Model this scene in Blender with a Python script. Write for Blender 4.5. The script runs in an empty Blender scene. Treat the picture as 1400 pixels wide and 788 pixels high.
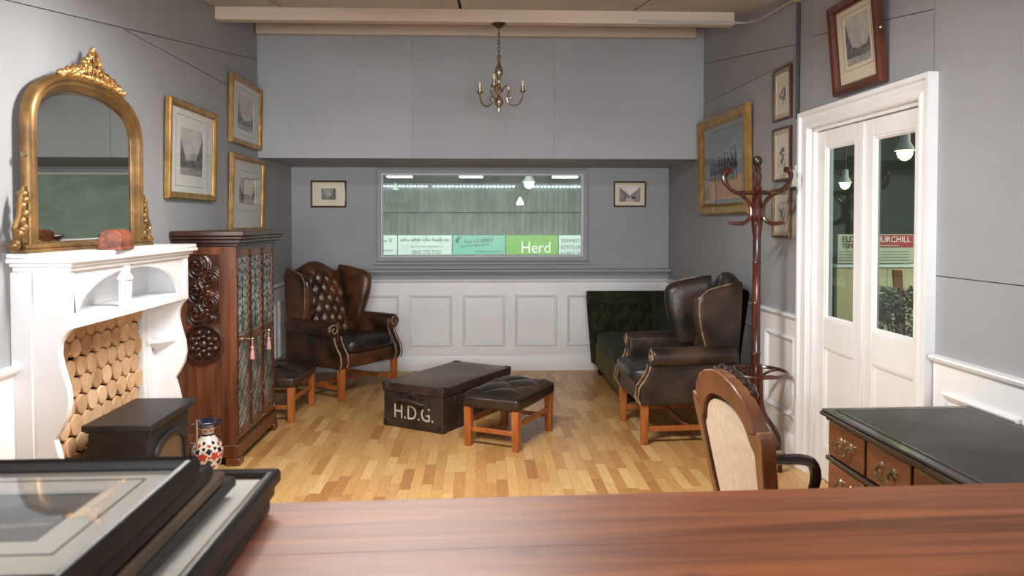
import bpy, math, random
from mathutils import Matrix, Vector
from math import sin, cos, pi, radians, sqrt, floor as fl
random.seed(7)
sc = bpy.context.scene
COL = sc.collection

# ------------------------------------------------------------------ camera
cam_d = bpy.data.cameras.new('camera'); cam = bpy.data.objects.new('camera', cam_d); COL.objects.link(cam)
cam_d.sensor_width = 36; cam_d.lens = 27.0; cam_d.shift_y = -0.0466
cam_d.clip_start = 0.05; cam_d.clip_end = 200
cam.location = (0, 0, 1.52); cam.rotation_euler = (radians(90 - 1.4), 0, radians(-2.35))
cam_d.dof.use_dof = True; cam_d.dof.focus_distance = 5.2; cam_d.dof.aperture_fstop = 7.0
sc.camera = cam

# ------------------------------------------------------------------ world, lights, exposure
w = bpy.data.worlds.new('world'); sc.world = w; w.use_nodes = True
w.node_tree.nodes['Background'].inputs[0].default_value = (0.80, 0.88, 1.0, 1)
w.node_tree.nodes['Background'].inputs[1].default_value = 0.30

def area(name, loc, target, sx, sy, power, col, spread=180):
    d = bpy.data.lights.new(name, 'AREA'); d.shape = 'RECTANGLE'; d.size = sx; d.size_y = sy
    d.energy = power; d.color = col; d.spread = radians(spread)
    o = bpy.data.objects.new(name, d); COL.objects.link(o); o.location = loc
    o.rotation_euler = (Vector(target) - Vector(loc)).to_track_quat('-Z', 'Y').to_euler()
    return o
# a shaded ceiling batten over the room (its housing is built below) and an added fill light behind the camera
BATTENS = ((-.35, 3.2, 2.655), )
for bt in BATTENS: area('batten_light', (bt[0], bt[1], bt[2]-.035), (bt[0], bt[1]+.55, 0), 1.15, .30, 84, (1.0, .97, .925))
area('rear_fill_light', (0.6, -4.6, 1.55), (0.05, 5.0, 1.15), 4.6, 2.3, 540, (0.95, 0.975, 1.0))
# lighting of the market hall beyond the window and the glazed doors
area('hall_light', (0, 27, 4.2), (0, 27, 0), 18, 16, 2700, (0.90, 1.0, 0.93))
area('hall_side_light', (6.5, 6.5, 3.2), (5.0, 7.5, 0.5), 2.5, 2.5, 150, (0.93, 1.0, 0.85))
vs = sc.view_settings
vs.view_transform = 'Standard'; vs.look = 'None'; vs.exposure = 0.53; vs.gamma = 1.0; vs.use_curve_mapping = False
sc.cycles.use_denoising = True
sc.cycles.max_bounces = 8
sc.cycles.diffuse_bounces = 5

# ------------------------------------------------------------------ materials
def S(r, g, b):
    f = lambda c: (c/255/12.92) if c/255 <= 0.04045 else ((c/255 + 0.055)/1.055)**2.4
    return (f(r), f(g), f(b), 1)

MATS = {}
def mat(name, c1, c2=None, scale=5, stretch=(1, 1, 1), detail=4, rough=0.5, rough2=None, metal=0, spec=0.5, bump=0, bscale=None, bstretch=None,
        coat=0, sheen=0, rand=None, lo=0.35, hi=0.65, dist=0.0, emit=0, kind='noise'):
    m = bpy.data.materials.new(name); m.use_nodes = True; MATS[name] = m
    nt = m.node_tree; N = nt.nodes; L = nt.links; b = N['Principled BSDF']
    b.inputs['Base Color'].default_value = c1; b.inputs['Roughness'].default_value = rough
    b.inputs['Metallic'].default_value = metal; b.inputs['Specular IOR Level'].default_value = spec
    b.inputs['Coat Weight'].default_value = coat; b.inputs['Coat Roughness'].default_value = 0.12
    b.inputs['Sheen Weight'].default_value = sheen
    tc = N.new('ShaderNodeTexCoord'); mp = N.new('ShaderNodeMapping'); mp.inputs['Scale'].default_value = stretch
    oi = N.new('ShaderNodeObjectInfo')
    ad = N.new('ShaderNodeVectorMath'); ad.operation = 'ADD'
    ml = N.new('ShaderNodeVectorMath'); ml.operation = 'SCALE'; ml.inputs['Scale'].default_value = 37.0
    cx = N.new('ShaderNodeCombineXYZ')
    for k in range(3): L.new(oi.outputs['Random'], cx.inputs[k])
    L.new(cx.outputs[0], ml.inputs[0]); L.new(tc.outputs['Object'], ad.inputs[0]); L.new(ml.outputs[0], ad.inputs[1])
    L.new(ad.outputs[0], mp.inputs[0])
    col = None
    if c2 is not None:
        n = N.new('ShaderNodeTexNoise'); n.inputs['Scale'].default_value = scale; n.inputs['Detail'].default_value = detail
        n.inputs['Distortion'].default_value = dist
        L.new(mp.outputs[0], n.inputs['Vector'])
        r = N.new('ShaderNodeValToRGB'); r.color_ramp.elements[0].position = lo; r.color_ramp.elements[1].position = hi
        r.color_ramp.elements[0].color = c1; r.color_ramp.elements[1].color = c2
        L.new(n.outputs['Fac'], r.inputs[0]); col = r.outputs[0]
        if rough2 is not None:
            rr = N.new('ShaderNodeMapRange'); rr.inputs['To Min'].default_value = rough; rr.inputs['To Max'].default_value = rough2
            rr.inputs['From Min'].default_value = lo; rr.inputs['From Max'].default_value = hi
            L.new(n.outputs['Fac'], rr.inputs['Value']); L.new(rr.outputs[0], b.inputs['Roughness'])
    if rand:      # a ramp of tones chosen per piece
        wn = N.new('ShaderNodeTexWhiteNoise'); wn.noise_dimensions = '2D'
        geo = N.new('ShaderNodeNewGeometry'); c2n = N.new('ShaderNodeCombineXYZ')
        L.new(oi.outputs['Random'], c2n.inputs[0]); L.new(geo.outputs['Random Per Island'], c2n.inputs[1]); L.new(c2n.outputs[0], wn.inputs['Vector'])
        rr = N.new('ShaderNodeValToRGB'); e = rr.color_ramp.elements
        e[0].position = 0; e[0].color = rand[0]; e[1].position = 1; e[1].color = rand[-1]
        for i, c in enumerate(rand[1:-1]): e.new((i+1)/(len(rand)-1)).color = c
        L.new(wn.outputs['Value'], rr.inputs[0])
        if col is None: col = rr.outputs[0]
        else:
            mx = N.new('ShaderNodeMix'); mx.data_type = 'RGBA'; mx.blend_type = 'MULTIPLY'; mx.inputs['Factor'].default_value = 1
            L.new(rr.outputs[0], mx.inputs['A']); L.new(col, mx.inputs['B']); col = mx.outputs['Result']
    if col is not None: L.new(col, b.inputs['Base Color'])
    if bump:
        n2 = N.new('ShaderNodeTexNoise'); n2.inputs['Scale'].default_value = bscale or scale*4; n2.inputs['Detail'].default_value = 5
        if bstretch:
            mp2 = N.new('ShaderNodeMapping'); mp2.inputs['Scale'].default_value = bstretch; L.new(ad.outputs[0], mp2.inputs[0]); L.new(mp2.outputs[0], n2.inputs['Vector'])
        else: L.new(mp.outputs[0], n2.inputs['Vector'])
        bp = N.new('ShaderNodeBump'); bp.inputs['Strength'].default_value = bump; bp.inputs['Distance'].default_value = 0.01
        L.new(n2.outputs['Fac'], bp.inputs['Height']); L.new(bp.outputs[0], b.inputs['Normal'])
    if emit:
        b.inputs['Emission Color'].default_value = c1; b.inputs['Emission Strength'].default_value = emit
    return m

def pane_mat(name, haze=0.0, tint=(1, 1, 1, 1), hazecol=(0.8, 0.85, 0.8, 1), streak=False, refl=.05):
    m = bpy.data.materials.new(name); m.use_nodes = True; MATS[name] = m
    nt = m.node_tree; N = nt.nodes; L = nt.links; N.clear()
    out = N.new('ShaderNodeOutputMaterial'); tr = N.new('ShaderNodeBsdfTransparent'); tr.inputs[0].default_value = tint
    gl = N.new('ShaderNodeBsdfGlossy'); gl.inputs['Roughness'].default_value = 0.02
    lw_ = N.new('ShaderNodeLayerWeight'); lw_.inputs['Blend'].default_value = 0.5      # thin pane: same reflection from both sides
    pw5 = N.new('ShaderNodeMath'); pw5.operation = 'POWER'; pw5.inputs[1].default_value = 5.0; L.new(lw_.outputs['Facing'], pw5.inputs[0])
    fr = N.new('ShaderNodeMapRange'); fr.inputs['To Min'].default_value = refl; fr.inputs['To Max'].default_value = 0.9; L.new(pw5.outputs[0], fr.inputs['Value'])
    mx = N.new('ShaderNodeMixShader'); L.new(fr.outputs[0], mx.inputs[0]); L.new(tr.outputs[0], mx.inputs[1]); L.new(gl.outputs[0], mx.inputs[2])
    last = mx
    if haze:
        df = N.new('ShaderNodeBsdfDiffuse'); df.inputs[0].default_value = hazecol
        m2 = N.new('ShaderNodeMixShader'); m2.inputs[0].default_value = haze
        if streak:
            tc = N.new('ShaderNodeTexCoord'); mp = N.new('ShaderNodeMapping'); mp.inputs['Scale'].default_value = (1.2, 1, 2.4); mp.inputs['Rotation'].default_value = (0, 0.6, 0)
            n = N.new('ShaderNodeTexNoise'); n.inputs['Scale'].default_value = 3.0; n.inputs['Detail'].default_value = 8; n.inputs['Distortion'].default_value = 1.2
            L.new(tc.outputs['Object'], mp.inputs[0]); L.new(mp.outputs[0], n.inputs['Vector'])
            r = N.new('ShaderNodeMapRange'); r.inputs['From Min'].default_value = .3; r.inputs['From Max'].default_value = .75
            r.inputs['To Min'].default_value = haze*0.6; r.inputs['To Max'].default_value = haze*1.5
            L.new(n.outputs['Fac'], r.inputs['Value']); L.new(r.outputs[0], m2.inputs[0])
        L.new(mx.outputs[0], m2.inputs[1]); L.new(df.outputs[0], m2.inputs[2]); last = m2
    L.new(last.outputs[0], out.inputs[0])
    return m

mat('grey_wall', S(150, 152, 156), S(157, 159, 163), scale=1.3, detail=6, rough=0.75, bump=0.08, bscale=60)
mat('grey_dark', S(58, 58, 60), rough=0.9)
mat('white_paint', S(228, 229, 232), S(238, 239, 240), scale=2, rough=0.35, bump=0.03, bscale=40)
mat('ceiling_board', S(186, 180, 172), S(196, 190, 182), scale=1.5, rough=0.8)
mat('beam_paint', S(196, 182, 166), S(208, 190, 172), scale=6, stretch=(.2, 4, 4), rough=0.6, bump=0.1, bscale=30)
mat('floor_strip', S(232, 230, 226), S(255, 255, 255), scale=14, stretch=(9, .8, 1), detail=6, rough=0.33, spec=.4,
    rand=[S(176, 124, 74), S(204, 156, 98), S(216, 174, 114), S(194, 142, 88), S(226, 188, 128), S(184, 134, 82)])
mat('floor_base', S(120, 84, 48), rough=0.6)
cw = mat('counter_wood', S(106, 54, 28), S(166, 98, 56), scale=2.2, stretch=(.45, 7, 7), detail=7, rough=0.45, coat=0.03, bump=0.05, bscale=9, dist=1.8, lo=.3, hi=.7)
def add_knots(m):
    N = m.node_tree.nodes; L = m.node_tree.links; b = N['Principled BSDF']; src = b.inputs['Base Color'].links[0].from_socket
    tc = N.new('ShaderNodeTexCoord'); mp = N.new('ShaderNodeMapping'); mp.inputs['Scale'].default_value = (2.6, 5.5, 1); L.new(tc.outputs['Object'], mp.inputs[0])
    vo = N.new('ShaderNodeTexVoronoi'); vo.inputs['Scale'].default_value = 1.6; L.new(mp.outputs[0], vo.inputs['Vector'])
    r = N.new('ShaderNodeMapRange'); r.inputs['From Min'].default_value = .02; r.inputs['From Max'].default_value = .13; r.inputs['To Min'].default_value = .62; r.inputs['To Max'].default_value = 0; L.new(vo.outputs['Distance'], r.inputs['Value'])
    mx = N.new('ShaderNodeMix'); mx.data_type = 'RGBA'; mx.inputs['B'].default_value = S(70, 38, 26); L.new(r.outputs[0], mx.inputs['Factor']); L.new(src, mx.inputs['A']); L.new(mx.outputs['Result'], b.inputs['Base Color'])
add_knots(cw)
mat('counter_body', S(92, 48, 28), S(120, 66, 40), scale=3, stretch=(5, 5, .6), rough=0.5)
mat('leather_brown', S(40, 26, 18), S(110, 66, 40), scale=4.5, detail=5, rough=0.30, rough2=0.42, spec=.55, bump=0.25, bscale=26, lo=.38, hi=.72)
mat('leather_dark', S(32, 26, 22), S(72, 52, 40), scale=5, detail=5, rough=0.32, rough2=0.45, spec=.5, bump=0.25, bscale=26, lo=.38, hi=.72)
mat('leather_seat', S(22, 20, 20), S(46, 42, 42), scale=6, rough=0.25, rough2=.38, spec=.6, bump=0.5, bscale=12)
mat('leather_worn', S(108, 82, 62), S(160, 132, 106), scale=30, rough=0.42)
mat('orange_wood', S(150, 82, 34), S(186, 110, 54), scale=6, stretch=(6, 6, .7), rough=0.35, coat=.15)
mat('mahogany', S(50, 20, 14), S(86, 36, 24), scale=5, stretch=(5, 5, .6), rough=0.25, coat=.4)
mat('mahogany_dark', S(30, 15, 12), S(52, 26, 18), scale=6, stretch=(4, 4, .7), rough=0.28, coat=.3)
mat('cabinet_wood', S(70, 37, 21), S(116, 66, 38), scale=4, stretch=(6, 6, .45), detail=6, rough=0.35, coat=.2, bump=.05, bscale=18)
mat('cabinet_carved', S(34, 17, 11), S(66, 32, 20), scale=7, rough=0.32, coat=.2)
mat('chair_wood', S(98, 60, 38), S(128, 82, 54), scale=4, stretch=(5, 5, .6), rough=0.35, coat=.2)
mat('cream_cloth', S(206, 190, 168), S(218, 204, 184), scale=40, rough=0.85, bump=.08, bscale=180)
mat('tapestry', S(54, 44, 34), S(120, 108, 80), scale=16, detail=3, rough=0.9)
mat('green_velvet', S(24, 30, 16), S(46, 54, 28), scale=9, rough=0.85, sheen=.04, spec=.2)
mat('olive_velvet', S(84, 82, 46), S(106, 102, 60), scale=7, rough=0.9, spec=.15)
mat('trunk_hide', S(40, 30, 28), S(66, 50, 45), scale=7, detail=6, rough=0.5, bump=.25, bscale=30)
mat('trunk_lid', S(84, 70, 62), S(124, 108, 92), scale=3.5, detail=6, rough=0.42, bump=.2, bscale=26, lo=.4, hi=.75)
mat('trunk_metal', S(52, 46, 44), S(84, 76, 70), scale=20, rough=0.45, metal=.5)
mat('letter_paint', S(202, 192, 178), rough=0.7)
mat('gold', S(166, 126, 70), S(204, 162, 98), scale=12, rough=0.32, metal=.75, bump=.06, bscale=50)
mat('gold_antique', S(98, 72, 42), S(142, 108, 64), scale=9, rough=0.4, metal=.55, bump=.12, bscale=40)
mat('gold_bright', S(140, 98, 52), S(196, 150, 88), scale=14, rough=0.36, metal=.6)
mat('frame_wood', S(66, 30, 20), S(92, 44, 28), scale=5, rough=0.3, coat=.3)
mat('frame_black', S(12, 10, 10), S(28, 23, 20), scale=9, rough=0.42, spec=.35)
mat('frame_brown', S(62, 46, 30), S(92, 70, 46), scale=9, rough=0.4)
mat('mount_white', S(222, 224, 220), rough=0.7)
mat('mount_cream', S(216, 206, 184), rough=0.7)
mat('mount_grey', S(150, 158, 158), rough=0.7)
mat('mount_line', S(110, 108, 100), rough=0.7)
mat('backing', S(120, 96, 68), rough=0.9)
mat('log_end', S(225, 215, 200), S(255, 250, 245), scale=9, rough=0.8, bump=.15, bscale=40,
    rand=[S(206, 168, 130), S(224, 188, 150), S(214, 178, 140), S(232, 200, 166), S(192, 152, 114)])
mat('log_bark', S(62, 46, 36), rough=0.9)
mat('soot', S(40, 30, 25), rough=0.9)
mat('stove_iron', S(26, 26, 28), S(36, 36, 38), scale=20, rough=0.45, bump=.05, bscale=60)
mat('stove_glass', S(70, 58, 46), S(96, 78, 58), scale=4, rough=0.12, spec=.7)
mat('steel', S(196, 194, 188), rough=0.28, metal=.9)
mat('brass', S(150, 136, 110), S(186, 170, 140), scale=15, rough=0.24, metal=.9)
mat('brass_dark', S(92, 78, 58), S(150, 132, 104), scale=20, rough=0.25, metal=.9)
mat('desk_leather', S(24, 25, 25), S(38, 39, 38), scale=3, detail=6, rough=0.36, rough2=.5, bump=.06, bscale=80)
mat('desk_wood', S(80, 44, 26), S(112, 64, 38), scale=4, stretch=(1, .8, 6), rough=0.3, coat=.2)
mat('desk_dark', S(34, 25, 22), S(52, 38, 32), scale=6, rough=0.32, coat=.2)
mat('burr_wood', S(84, 36, 20), S(138, 72, 42), scale=22, detail=6, rough=0.4, coat=.1, dist=.6)
mat('mirror_silver', S(216, 222, 216), rough=0.015, metal=1.0)
mat('mirror_bevel', S(228, 232, 230), rough=0.10, metal=1.0)
mat('lead_glass', S(176, 184, 178), S(112, 120, 114), scale=9, rough=0.16, metal=.45, bump=.5, bscale=14)
mat('lead_came', S(48, 42, 38), rough=0.5, metal=.4)
mat('tassel_pink', S(206, 150, 148), rough=0.9)
mat('porcelain_white', S(226, 218, 206), rough=0.15, coat=.5)
mat('porcelain_red', S(186, 70, 44), rough=0.15, coat=.5)
mat('porcelain_blue', S(26, 28, 52), rough=0.15, coat=.5)
mat('cable_grey', S(176, 172, 166), rough=0.6)
mat('conduit_dark', S(60, 60, 62), rough=0.6)
mat('plastic_white', S(226, 226, 224), rough=0.4)
mat('hall_sheet', S(166, 172, 166), S(196, 200, 194), scale=1.6, stretch=(2, 2, .4), rough=0.8)
mat('hall_roof', S(62, 66, 56), rough=0.9)
mat('hall_floor', S(104, 102, 96), S(122, 118, 110), scale=1, rough=0.8)
mat('banner_white', S(196, 206, 204), rough=0.7)
mat('banner_teal', S(112, 172, 160), rough=0.7)
mat('banner_green', S(116, 162, 78), rough=0.7)
mat('banner_ink', S(70, 96, 96), rough=0.7)
mat('banner_grey_ink', S(124, 132, 132), rough=0.7)
mat('print_white', S(240, 244, 238), rough=0.7)
mat('sign_red', S(176, 28, 44), rough=0.6)
mat('sign_cream', S(190, 190, 166), rough=0.6)
mat('sign_ink', S(70, 28, 24), rough=0.6)
mat('cream_partition', S(186, 178, 140), S(196, 188, 150), scale=2, rough=0.7)
mat('bush_leaf', S(50, 58, 40), S(96, 98, 72), scale=5, rough=0.6)
mat('bush_stem', S(60, 44, 30), rough=0.8)
mat('pot_clay', S(110, 70, 50), rough=0.8)
mat('tan_wood', S(176, 110, 62), rough=0.5)
mat('skylight', S(240, 250, 255), emit=5)
mat('gap_light', S(220, 232, 255), emit=4)
mat('lamp_green', S(190, 255, 190), emit=40)
mat('lamp_warm', S(248, 250, 200), emit=6)
mat('lamp_hot', S(235, 255, 170), emit=14)
mat('candle_tube', S(222, 208, 172), rough=0.5)
pane_mat('pane_clear', refl=.006)
pane_mat('pane_hazy', haze=0.14, tint=(.93, .98, .94, 1), hazecol=(0.78, 0.86, 0.80, 1), streak=True, refl=.001)
pane_mat('pane_door', tint=(.85, .9, .85, 1))

# print material: colours stored on the sheet of paper
m = bpy.data.materials.new('print_ink'); m.use_nodes = True; MATS['print_ink'] = m
at = m.node_tree.nodes.new('ShaderNodeAttribute'); at.attribute_name = 'ink'
m.node_tree.links.new(at.outputs['Color'], m.node_tree.nodes['Principled BSDF'].inputs['Base Color'])
m.node_tree.nodes['Principled BSDF'].inputs['Roughness'].default_value = 0.7

# ------------------------------------------------------------------ mesh helpers
class G:
    def __init__(s): s.v = []; s.f = []
    def add(s, vs_, fs_):
        o = len(s.v); s.v += [tuple(p) for p in vs_]; s.f += [tuple(i+o for i in f) for f in fs_]; return s
    def box(s, x0, x1, y0, y1, z0, z1):
        return s.add([(x0,y0,z0),(x1,y0,z0),(x1,y1,z0),(x0,y1,z0),(x0,y0,z1),(x1,y0,z1),(x1,y1,z1),(x0,y1,z1)],
                     [(0,3,2,1),(4,5,6,7),(0,1,5,4),(1,2,6,5),(2,3,7,6),(3,0,4,7)])
    def prism(s, pts, a0, a1, axis='y'):
        """outline (CCW list of 2-D points) extruded along axis between a0 and a1"""
        n = len(pts)
        P = {'y': lambda p, a: (p[0], a, p[1]), 'x': lambda p, a: (a, p[0], p[1]), 'z': lambda p, a: (p[0], p[1], a)}[axis]
        vv = [P(p, a0) for p in pts] + [P(p, a1) for p in pts]
        ff = [tuple(range(n))[::-1], tuple(range(n, 2*n))] + [(i, (i+1) % n, n+(i+1) % n, n+i) for i in range(n)]
        return s.add(vv, ff)
    def ring(s, outer, inner, a0, a1, axis='y'):
        """flat ring between two outlines with equal point counts"""
        n = len(outer)
        P = {'y': lambda p, a: (p[0], a, p[1]), 'x': lambda p, a: (a, p[0], p[1]), 'z': lambda p, a: (p[0], p[1], a)}[axis]
        vv = [P(p, a0) for p in outer]+[P(p, a0) for p in inner]+[P(p, a1) for p in outer]+[P(p, a1) for p in inner]
        ff = []
        for i in range(n):
            j = (i+1) % n
            ff += [(i, j, n+j, n+i), (2*n+i, 3*n+i, 3*n+j, 2*n+j), (i, 2*n+i, 2*n+j, j), (n+i, n+j, 3*n+j, 3*n+i)]
        return s.add(vv, ff)
    def sweep(s, path, prof, closed=True, cyc=True):
        """mitred moulding: path = closed list of (x,z); prof = list of (inward offset, y); the picture faces -y"""
        n = len(path); k = len(prof); vv = []
        for i in range(n):
            p = Vector(path[i]); a = Vector(path[i-1]); b = Vector(path[(i+1) % n])
            if not cyc and i == 0: a = p-(b-p)
            if not cyc and i == n-1: b = p+(p-a)
            d1 = (p-a).normalized(); d2 = (b-p).normalized()
            n1 = Vector((-d1.y, d1.x)); n2 = Vector((-d2.y, d2.x)); mdir = (n1+n2)
            mdir = mdir/max(.2, (1+n1.dot(n2)))
            for (o, y) in prof: q = p+mdir*o; vv.append((q.x, y, q.y))
        ff = []
        for i in range(n if cyc else n-1):
            j = (i+1) % n
            for t in range(k):
                u = (t+1) % k
                ff.append((i*k+t, i*k+u, j*k+u, j*k+t))
        return s.add(vv, ff)
    def loft(s, rings, cap=True, closed=True):
        n = len(rings[0]); vv = [p for r in rings for p in r]; ff = []
        m_ = n if closed else n-1
        for i in range(len(rings)-1):
            for j in range(m_):
                k = (j+1) % n
                ff.append((i*n+j, i*n+k, (i+1)*n+k, (i+1)*n+j))
        if cap and closed: ff += [tuple(range(n))[::-1], tuple(range((len(rings)-1)*n, len(rings)*n))]
        return s.add(vv, ff)
    def lathe(s, prof, c=(0,0,0), n=16, axis='z', cap=True):
        R = []
        for (r, h) in prof:
            ring = []
            for i in range(n):
                a = 2*pi*i/n; x, y = r*cos(a), r*sin(a)
                q = {'z': (x, y, h), 'y': (x, h, -y), 'x': (h, x, y)}[axis]
                ring.append((c[0]+q[0], c[1]+q[1], c[2]+q[2]))
            R.append(ring)
        return s.loft(R, cap)
    def tube(s, path, r, n=8, cap=True):
        P = [Vector(p) for p in path]; R = []; up = None
        for i, p in enumerate(P):
            d = (P[min(i+1, len(P)-1)]-P[max(i-1, 0)]).normalized()
            if up is None:
                up = Vector((0, 0, 1)) if abs(d.z) < .9 else Vector((1, 0, 0))
            a = d.cross(up)
            if a.length < 1e-4: a = d.orthogonal()
            a.normalize(); b = a.cross(d).normalized(); up = b
            rr = r[i] if isinstance(r, (list, tuple)) else r
            R.append([tuple(p+a*cos(2*pi*k/n)*rr+b*sin(2*pi*k/n)*rr) for k in range(n)])
        return s.loft(R, cap)
    def grid(s, fn, nu, nv):
        vv = [fn(i/nu, j/nv) for j in range(nv+1) for i in range(nu+1)]
        ff = [(j*(nu+1)+i, j*(nu+1)+i+1, (j+1)*(nu+1)+i+1, (j+1)*(nu+1)+i) for j in range(nv) for i in range(nu)]
        return s.add(vv, ff)
    def ball(s, c, rx, ry=None, rz=None, n=10, m_=7):
        ry = ry or rx; rz = rz or rx
        return s.loft([[(c[0]+rx*sin(t)*cos(2*pi*k/n), c[1]+ry*sin(t)*sin(2*pi*k/n), c[2]-rz*cos(t)) for k in range(n)]
                       for t in [pi*(0.02+.96*i/m_) for i in range(m_+1)]])
    def xf(s, M):
        s.v = [tuple(M @ Vector(p)) for p in s.v]; return s
    def put(s, name, m, parent=None, bevel=0, seg=2, ang=35, sub=0):
        me = bpy.data.meshes.new(name); me.from_pydata(s.v, [], s.f); me.update()
        me.materials.append(MATS[m])
        import bmesh
        bm = bmesh.new(); bm.from_mesh(me); bmesh.ops.recalc_face_normals(bm, faces=bm.faces); bm.to_mesh(me); bm.free()
        for p in me.polygons: p.use_smooth = True
        me.set_sharp_from_angle(angle=radians(ang))
        return link(name, me, parent, bevel, seg, sub)
def link(name, me, parent=None, bevel=0, seg=2, sub=0):
    o = bpy.data.objects.new(name, me); COL.objects.link(o); o.parent = parent
    if bevel:
        b = o.modifiers.new('bevel', 'BEVEL'); b.width = bevel; b.segments = seg; b.limit_method = 'ANGLE'; b.angle_limit = radians(40); b.harden_normals = False
    if sub:
        b = o.modifiers.new('sub', 'SUBSURF'); b.levels = sub; b.render_levels = sub
    return o
def box(name, x0, x1, y0, y1, z0, z1, m, parent=None, bevel=0, seg=2): return G().box(x0,x1,y0,y1,z0,z1).put(name, m, parent, bevel, seg)
def tag(o, label=None, cat=None, group=None, kind=None):
    if label: o['label'] = label
    if cat: o['category'] = cat
    if group: o['group'] = group
    if kind: o['kind'] = kind
    return o
def E(name, label, cat, loc=(0,0,0), rz=0, group=None, rx=0):
    o = bpy.data.objects.new(name, None); COL.objects.link(o); o.location = loc; o.rotation_euler = (rx, 0, radians(rz)); o.empty_display_size = .1
    return tag(o, label, cat, group)
def struct(o, label=None, cat=None): return tag(o, label, cat, kind='structure')
def copy_tree(o, parent=None):
    c = o.copy(); COL.objects.link(c); c.parent = parent
    for ch in list(o.children): copy_tree(ch, c)
    return c
def text(name, s, size, m, parent, loc, rot=(pi/2, 0, 0), ext=.0008, sx=1.0, align='CENTER'):
    cu = bpy.data.curves.new(name, 'FONT'); cu.body = s; cu.size = size; cu.extrude = ext; cu.align_x = align; cu.align_y = 'CENTER'; cu.resolution_u = 3
    to = bpy.data.objects.new('tmp', cu); COL.objects.link(to); bpy.context.view_layer.update()
    me = bpy.data.meshes.new_from_object(to.evaluated_get(bpy.context.evaluated_depsgraph_get())); bpy.data.objects.remove(to); bpy.data.curves.remove(cu)
    me.materials.clear(); me.materials.append(MATS[m])
    o = link(name, me, parent); o.location = loc; o.rotation_euler = rot; o.scale = (sx, 1, 1); return o

def hsh(x, y, s=0):
    n = sin(x*127.1+y*311.7+s*74.7)*43758.5453; return n-fl(n)
def vn(x, y, s=0):
    xi, yi = fl(x), fl(y); a, b = x-xi, y-yi; a = a*a*(3-2*a); b = b*b*(3-2*b)
    return (hsh(xi,yi,s)*(1-a)+hsh(xi+1,yi,s)*a)*(1-b)+(hsh(xi,yi+1,s)*(1-a)+hsh(xi+1,yi+1,s)*a)*b
def fbm(x, y, s=0): return .55*vn(x,y,s)+.28*vn(2.1*x,2.1*y,s+1)+.17*vn(4.3*x,4.3*y,s+2)

def printed(name, wd, ht, fn, parent, loc=(0,0,0), nx=56, ny=48, flat=False):
    """a sheet of paper in the xz plane facing -y (or lying flat) with ink colours"""
    me = bpy.data.meshes.new(name); vv = []; cc = []; ff = []
    for j in range(ny+1):
        for i in range(nx+1):
            u, v = i/nx, j/ny
            vv.append(((u-.5)*wd, 0, (v-.5)*ht)); cc.append(fn(u, v))
    for j in range(ny):
        for i in range(nx):
            a = j*(nx+1)+i; ff.append((a, a+1, a+nx+2, a+nx+1))
    me.from_pydata(vv, [], ff); ca = me.color_attributes.new('ink', 'FLOAT_COLOR', 'POINT')
    for i, c in enumerate(cc): ca.data[i].color = (c[0], c[1], c[2], 1)
    me.materials.append(MATS['print_ink'])
    o = link(name, me, parent); o.location = loc
    return o
def grey(t, warm=1.0): t = max(0, min(1, t)); t = t**2.0; return (t*1.0*warm, t*.985, t*.94)
def landscape(seed, left=.0, right=.0, hor=.35, sky=.78):
    def fn(u, v):
        n = fbm(u*7, v*7, seed); edge = hor+.14*fbm(u*4, 1, seed+5)
        t = sky-.22*n+.1*v
        hl = left*max(0, 1-u/.42)+.07*(fbm(u*9, v*5, seed+8)-.5); hr = right*max(0, (u-.55)/.45)+.07*(fbm(u*9, v*5, seed+9)-.5)
        if v < max(edge, hl, hr): t = .12+.46*fbm(u*13, v*13, seed+3)
        if v < .16: t = .42+.3*fbm(u*16, v*22, seed+4)
        return grey(t)
    return fn
def street(u, v):
    d = abs(u-.5); t = .3+.3*fbm(u*14, v*14, 4)
    if v > .40+d*1.15: t = .86-.1*fbm(u*6, v*6, 2)
    if v < .26 and d < .22-.2*v: t = .68
    if .2 < v < .34 and fbm(u*22, 3, 7) > .52 and d < .3: t = .14
    r = grey(t); return (r[0]*1.03, r[1]*.93, r[2]*.92)
def avenue(u, v):
    d = abs(u-.5); t = .22+.3*fbm(u*11, v*11, 14)
    if d < .2+.12*v and v > .3: t = .62-.25*fbm(u*9, v*9, 3)
    if v < .26: t = .5-.25*fbm(u*9, v*20, 6)
    r = grey(t); return (r[0]*.98, r[1], r[2]*.95)
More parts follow.
